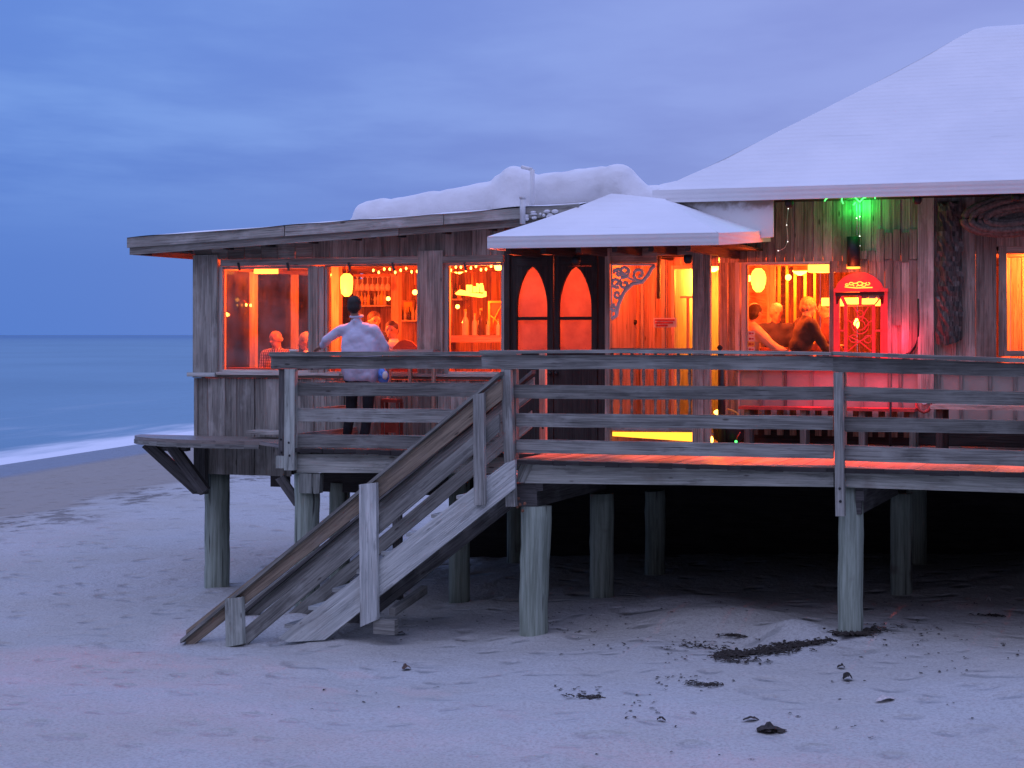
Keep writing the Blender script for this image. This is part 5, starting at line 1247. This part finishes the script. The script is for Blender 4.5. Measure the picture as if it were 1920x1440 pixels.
# ------------------------------------------------------------------ litter on the sand
def onsand(x, y):
    z = .1
    for _ in range(12):
        p = PZ(x, y, z); z = gz(p.x, p.y)
    return PZ(x, y, z)
def leaf(mb, c_, L, w_, h, ang, rs):
    n_ = 7; base = len(mb.v); d = Vector((math.cos(ang), math.sin(ang), 0)); s_ = Vector((-d.y, d.x, 0))
    for i in range(n_ + 1):
        t = i / n_; ww = w_ * math.sin(math.pi * min(.97, max(.03, t))) ** .7 * rs.uniform(.7, 1.15); zc = h * math.sin(math.pi * t) * rs.uniform(.7, 1.2)
        for k in (-1, 0, 1): mb.v.append(c_ + d * (t - .5) * L + s_ * k * ww * 1.5 + Vector((0, 0, .006 + zc * .45 + (h * .3 if k == 0 else 0) * rs.uniform(.3, 1) + rs.uniform(0, .006))))
    for i in range(n_):
        for k in range(2): q = base + i * 3 + k; mb.face([q, q + 3, q + 4, q + 1], None, .5, 0, False)
rs = random.Random(5)
items = [(1441, 1373, .19, .07, .07, 'leaf_chunk', 'large dark brown curled leaf lying alone near the bottom right', 'weed'), (1408, 1352, .13, .03, .03, 'dry_leaf', 'flat dark leaf just above the large brown one', 'weed'),
         (762, 1256, .09, .05, .05, 'dry_leaf', 'reddish brown leaf alone on the sand below the stairs', 'leafbrown'), (751, 1190, .10, .035, .03, 'dry_leaf', 'dark leaf lying just right of the stair post', 'weed'),
         (1660, 1315, .18, .04, .04, 'driftwood_chip', 'pale grey driftwood chip on the right side of the sand', 'shell'), (1589, 1276, .09, .05, .07, 'dry_leaf', 'upright dark leaf below the seaweed line', 'weed'),
         (1577, 1254, .07, .03, .04, 'dry_leaf', 'small dark leaf above the upright one', 'weed'), (1320, 1284, .24, .05, .03, 'seaweed_clump', 'flat ragged seaweed clump left of centre below the pile shadow', 'weed'),
         (1100, 1308, .2, .06, .02, 'seaweed_clump', 'thin ragged seaweed patch under the first front pile', 'weed'), (1381, 1193, .16, .05, .04, 'seaweed_clump', 'dark clump at the left rim of the sand hollow', 'weed'),
         (1240, 1353, .07, .03, .04, 'dry_leaf', 'tiny bent leaf left of the large brown one', 'weed'), (1862, 1155, .13, .05, .04, 'seaweed_clump', 'dark clump in the shade near the right edge', 'weed'), (1854, 1129, .05, .03, .05, 'sea_shell', 'small pale shell in the shade near the right edge', 'shell')]
for (x, y, L, w_, h, nm, lb, m_) in items:
    p = onsand(x, y); mb = MB()
    if nm == 'seaweed_clump':
        for k in range(46): leaf(mb, p + Vector((rs.gauss(0, L * .42), rs.gauss(0, L * .20), -.003)), rs.uniform(.03, .10), rs.uniform(.003, .010), rs.uniform(.004, .03), rs.uniform(0, 6.3), rs)
    else: leaf(mb, p, L, w_, h * 1.5, rs.uniform(-.4, .4) + TH, rs)
    if L > .15 and nm == 'leaf_chunk':
        for k in range(5): leaf(mb, p + Vector((rs.uniform(-.1, .1), rs.uniform(-.05, .05), 0)), L * .5, w_ * .5, h * .7, rs.uniform(0, 6), rs)
    tag(mb.build(nm, m_, origin=p), lb, nm.replace('_', ' '))
mb = MB()
for k in range(170):   # loose clumps above and beyond the line
    c0 = rs.choice(((1300, 1206, 26, 4), (1335, 1215, 22, 3), (1420, 1196, 14, 3), (1560, 1190, 22, 3), (1620, 1186, 24, 3), (1660, 1176, 20, 3), (1480, 1222, 30, 4), (1400, 1240, 24, 3)))
    leaf(mb, onsand(rs.gauss(c0[0], c0[2]), rs.gauss(c0[1], c0[3])), rs.uniform(.03, .13), rs.uniform(.004, .012), rs.uniform(.005, .03), rs.uniform(0, 6.3), rs)
for k in range(760):   # seaweed line from (1340,1232) to (1620,1190)
    t = rs.random() * 1.08; x = 1345 + 275 * t + rs.gauss(0, 8); y = 1232 - 40 * t + 4 * math.sin(t * 5) + rs.gauss(0, 2.2 + 3.2 * abs(math.sin(t * 9 + 1)) - abs(t - .5) * 2)
    p = onsand(x, y); leaf(mb, p, rs.uniform(.03, .15), rs.uniform(.004, .012), rs.uniform(.01, .05), rs.uniform(0, 6.3), rs)
for (x0, x1, y0, y1, n_) in ((1240, 1380, 1205, 1245, 34), (1040, 1130, 1290, 1315, 26), (1230, 1330, 1268, 1300, 30), (1640, 1910, 1195, 1265, 26), (1080, 1290, 1195, 1225, 18), (1000, 1180, 1140, 1190, 50), (1620, 1780, 1180, 1215, 30), (1150, 1250, 1315, 1350, 14),
                             (1000, 1900, 1200, 1430, 34), (480, 900, 1190, 1420, 12), (560, 960, 1140, 1185, 26), (1620, 1920, 1120, 1180, 34), (1240, 1500, 1130, 1150, 20)):
    for k in range(n_): leaf(mb, onsand(rs.uniform(x0, x1), rs.uniform(y0, y1)), rs.uniform(.015, .06), rs.uniform(.004, .011), rs.uniform(.002, .012), rs.uniform(0, 6.3), rs)
tag(mb.build('seaweed_litter', 'weed'), 'dark seaweed line and crumbs scattered on the sand', 'seaweed', kind='stuff')

for o_ in bpy.data.objects:
    if '_o' in o_: del o_['_o']
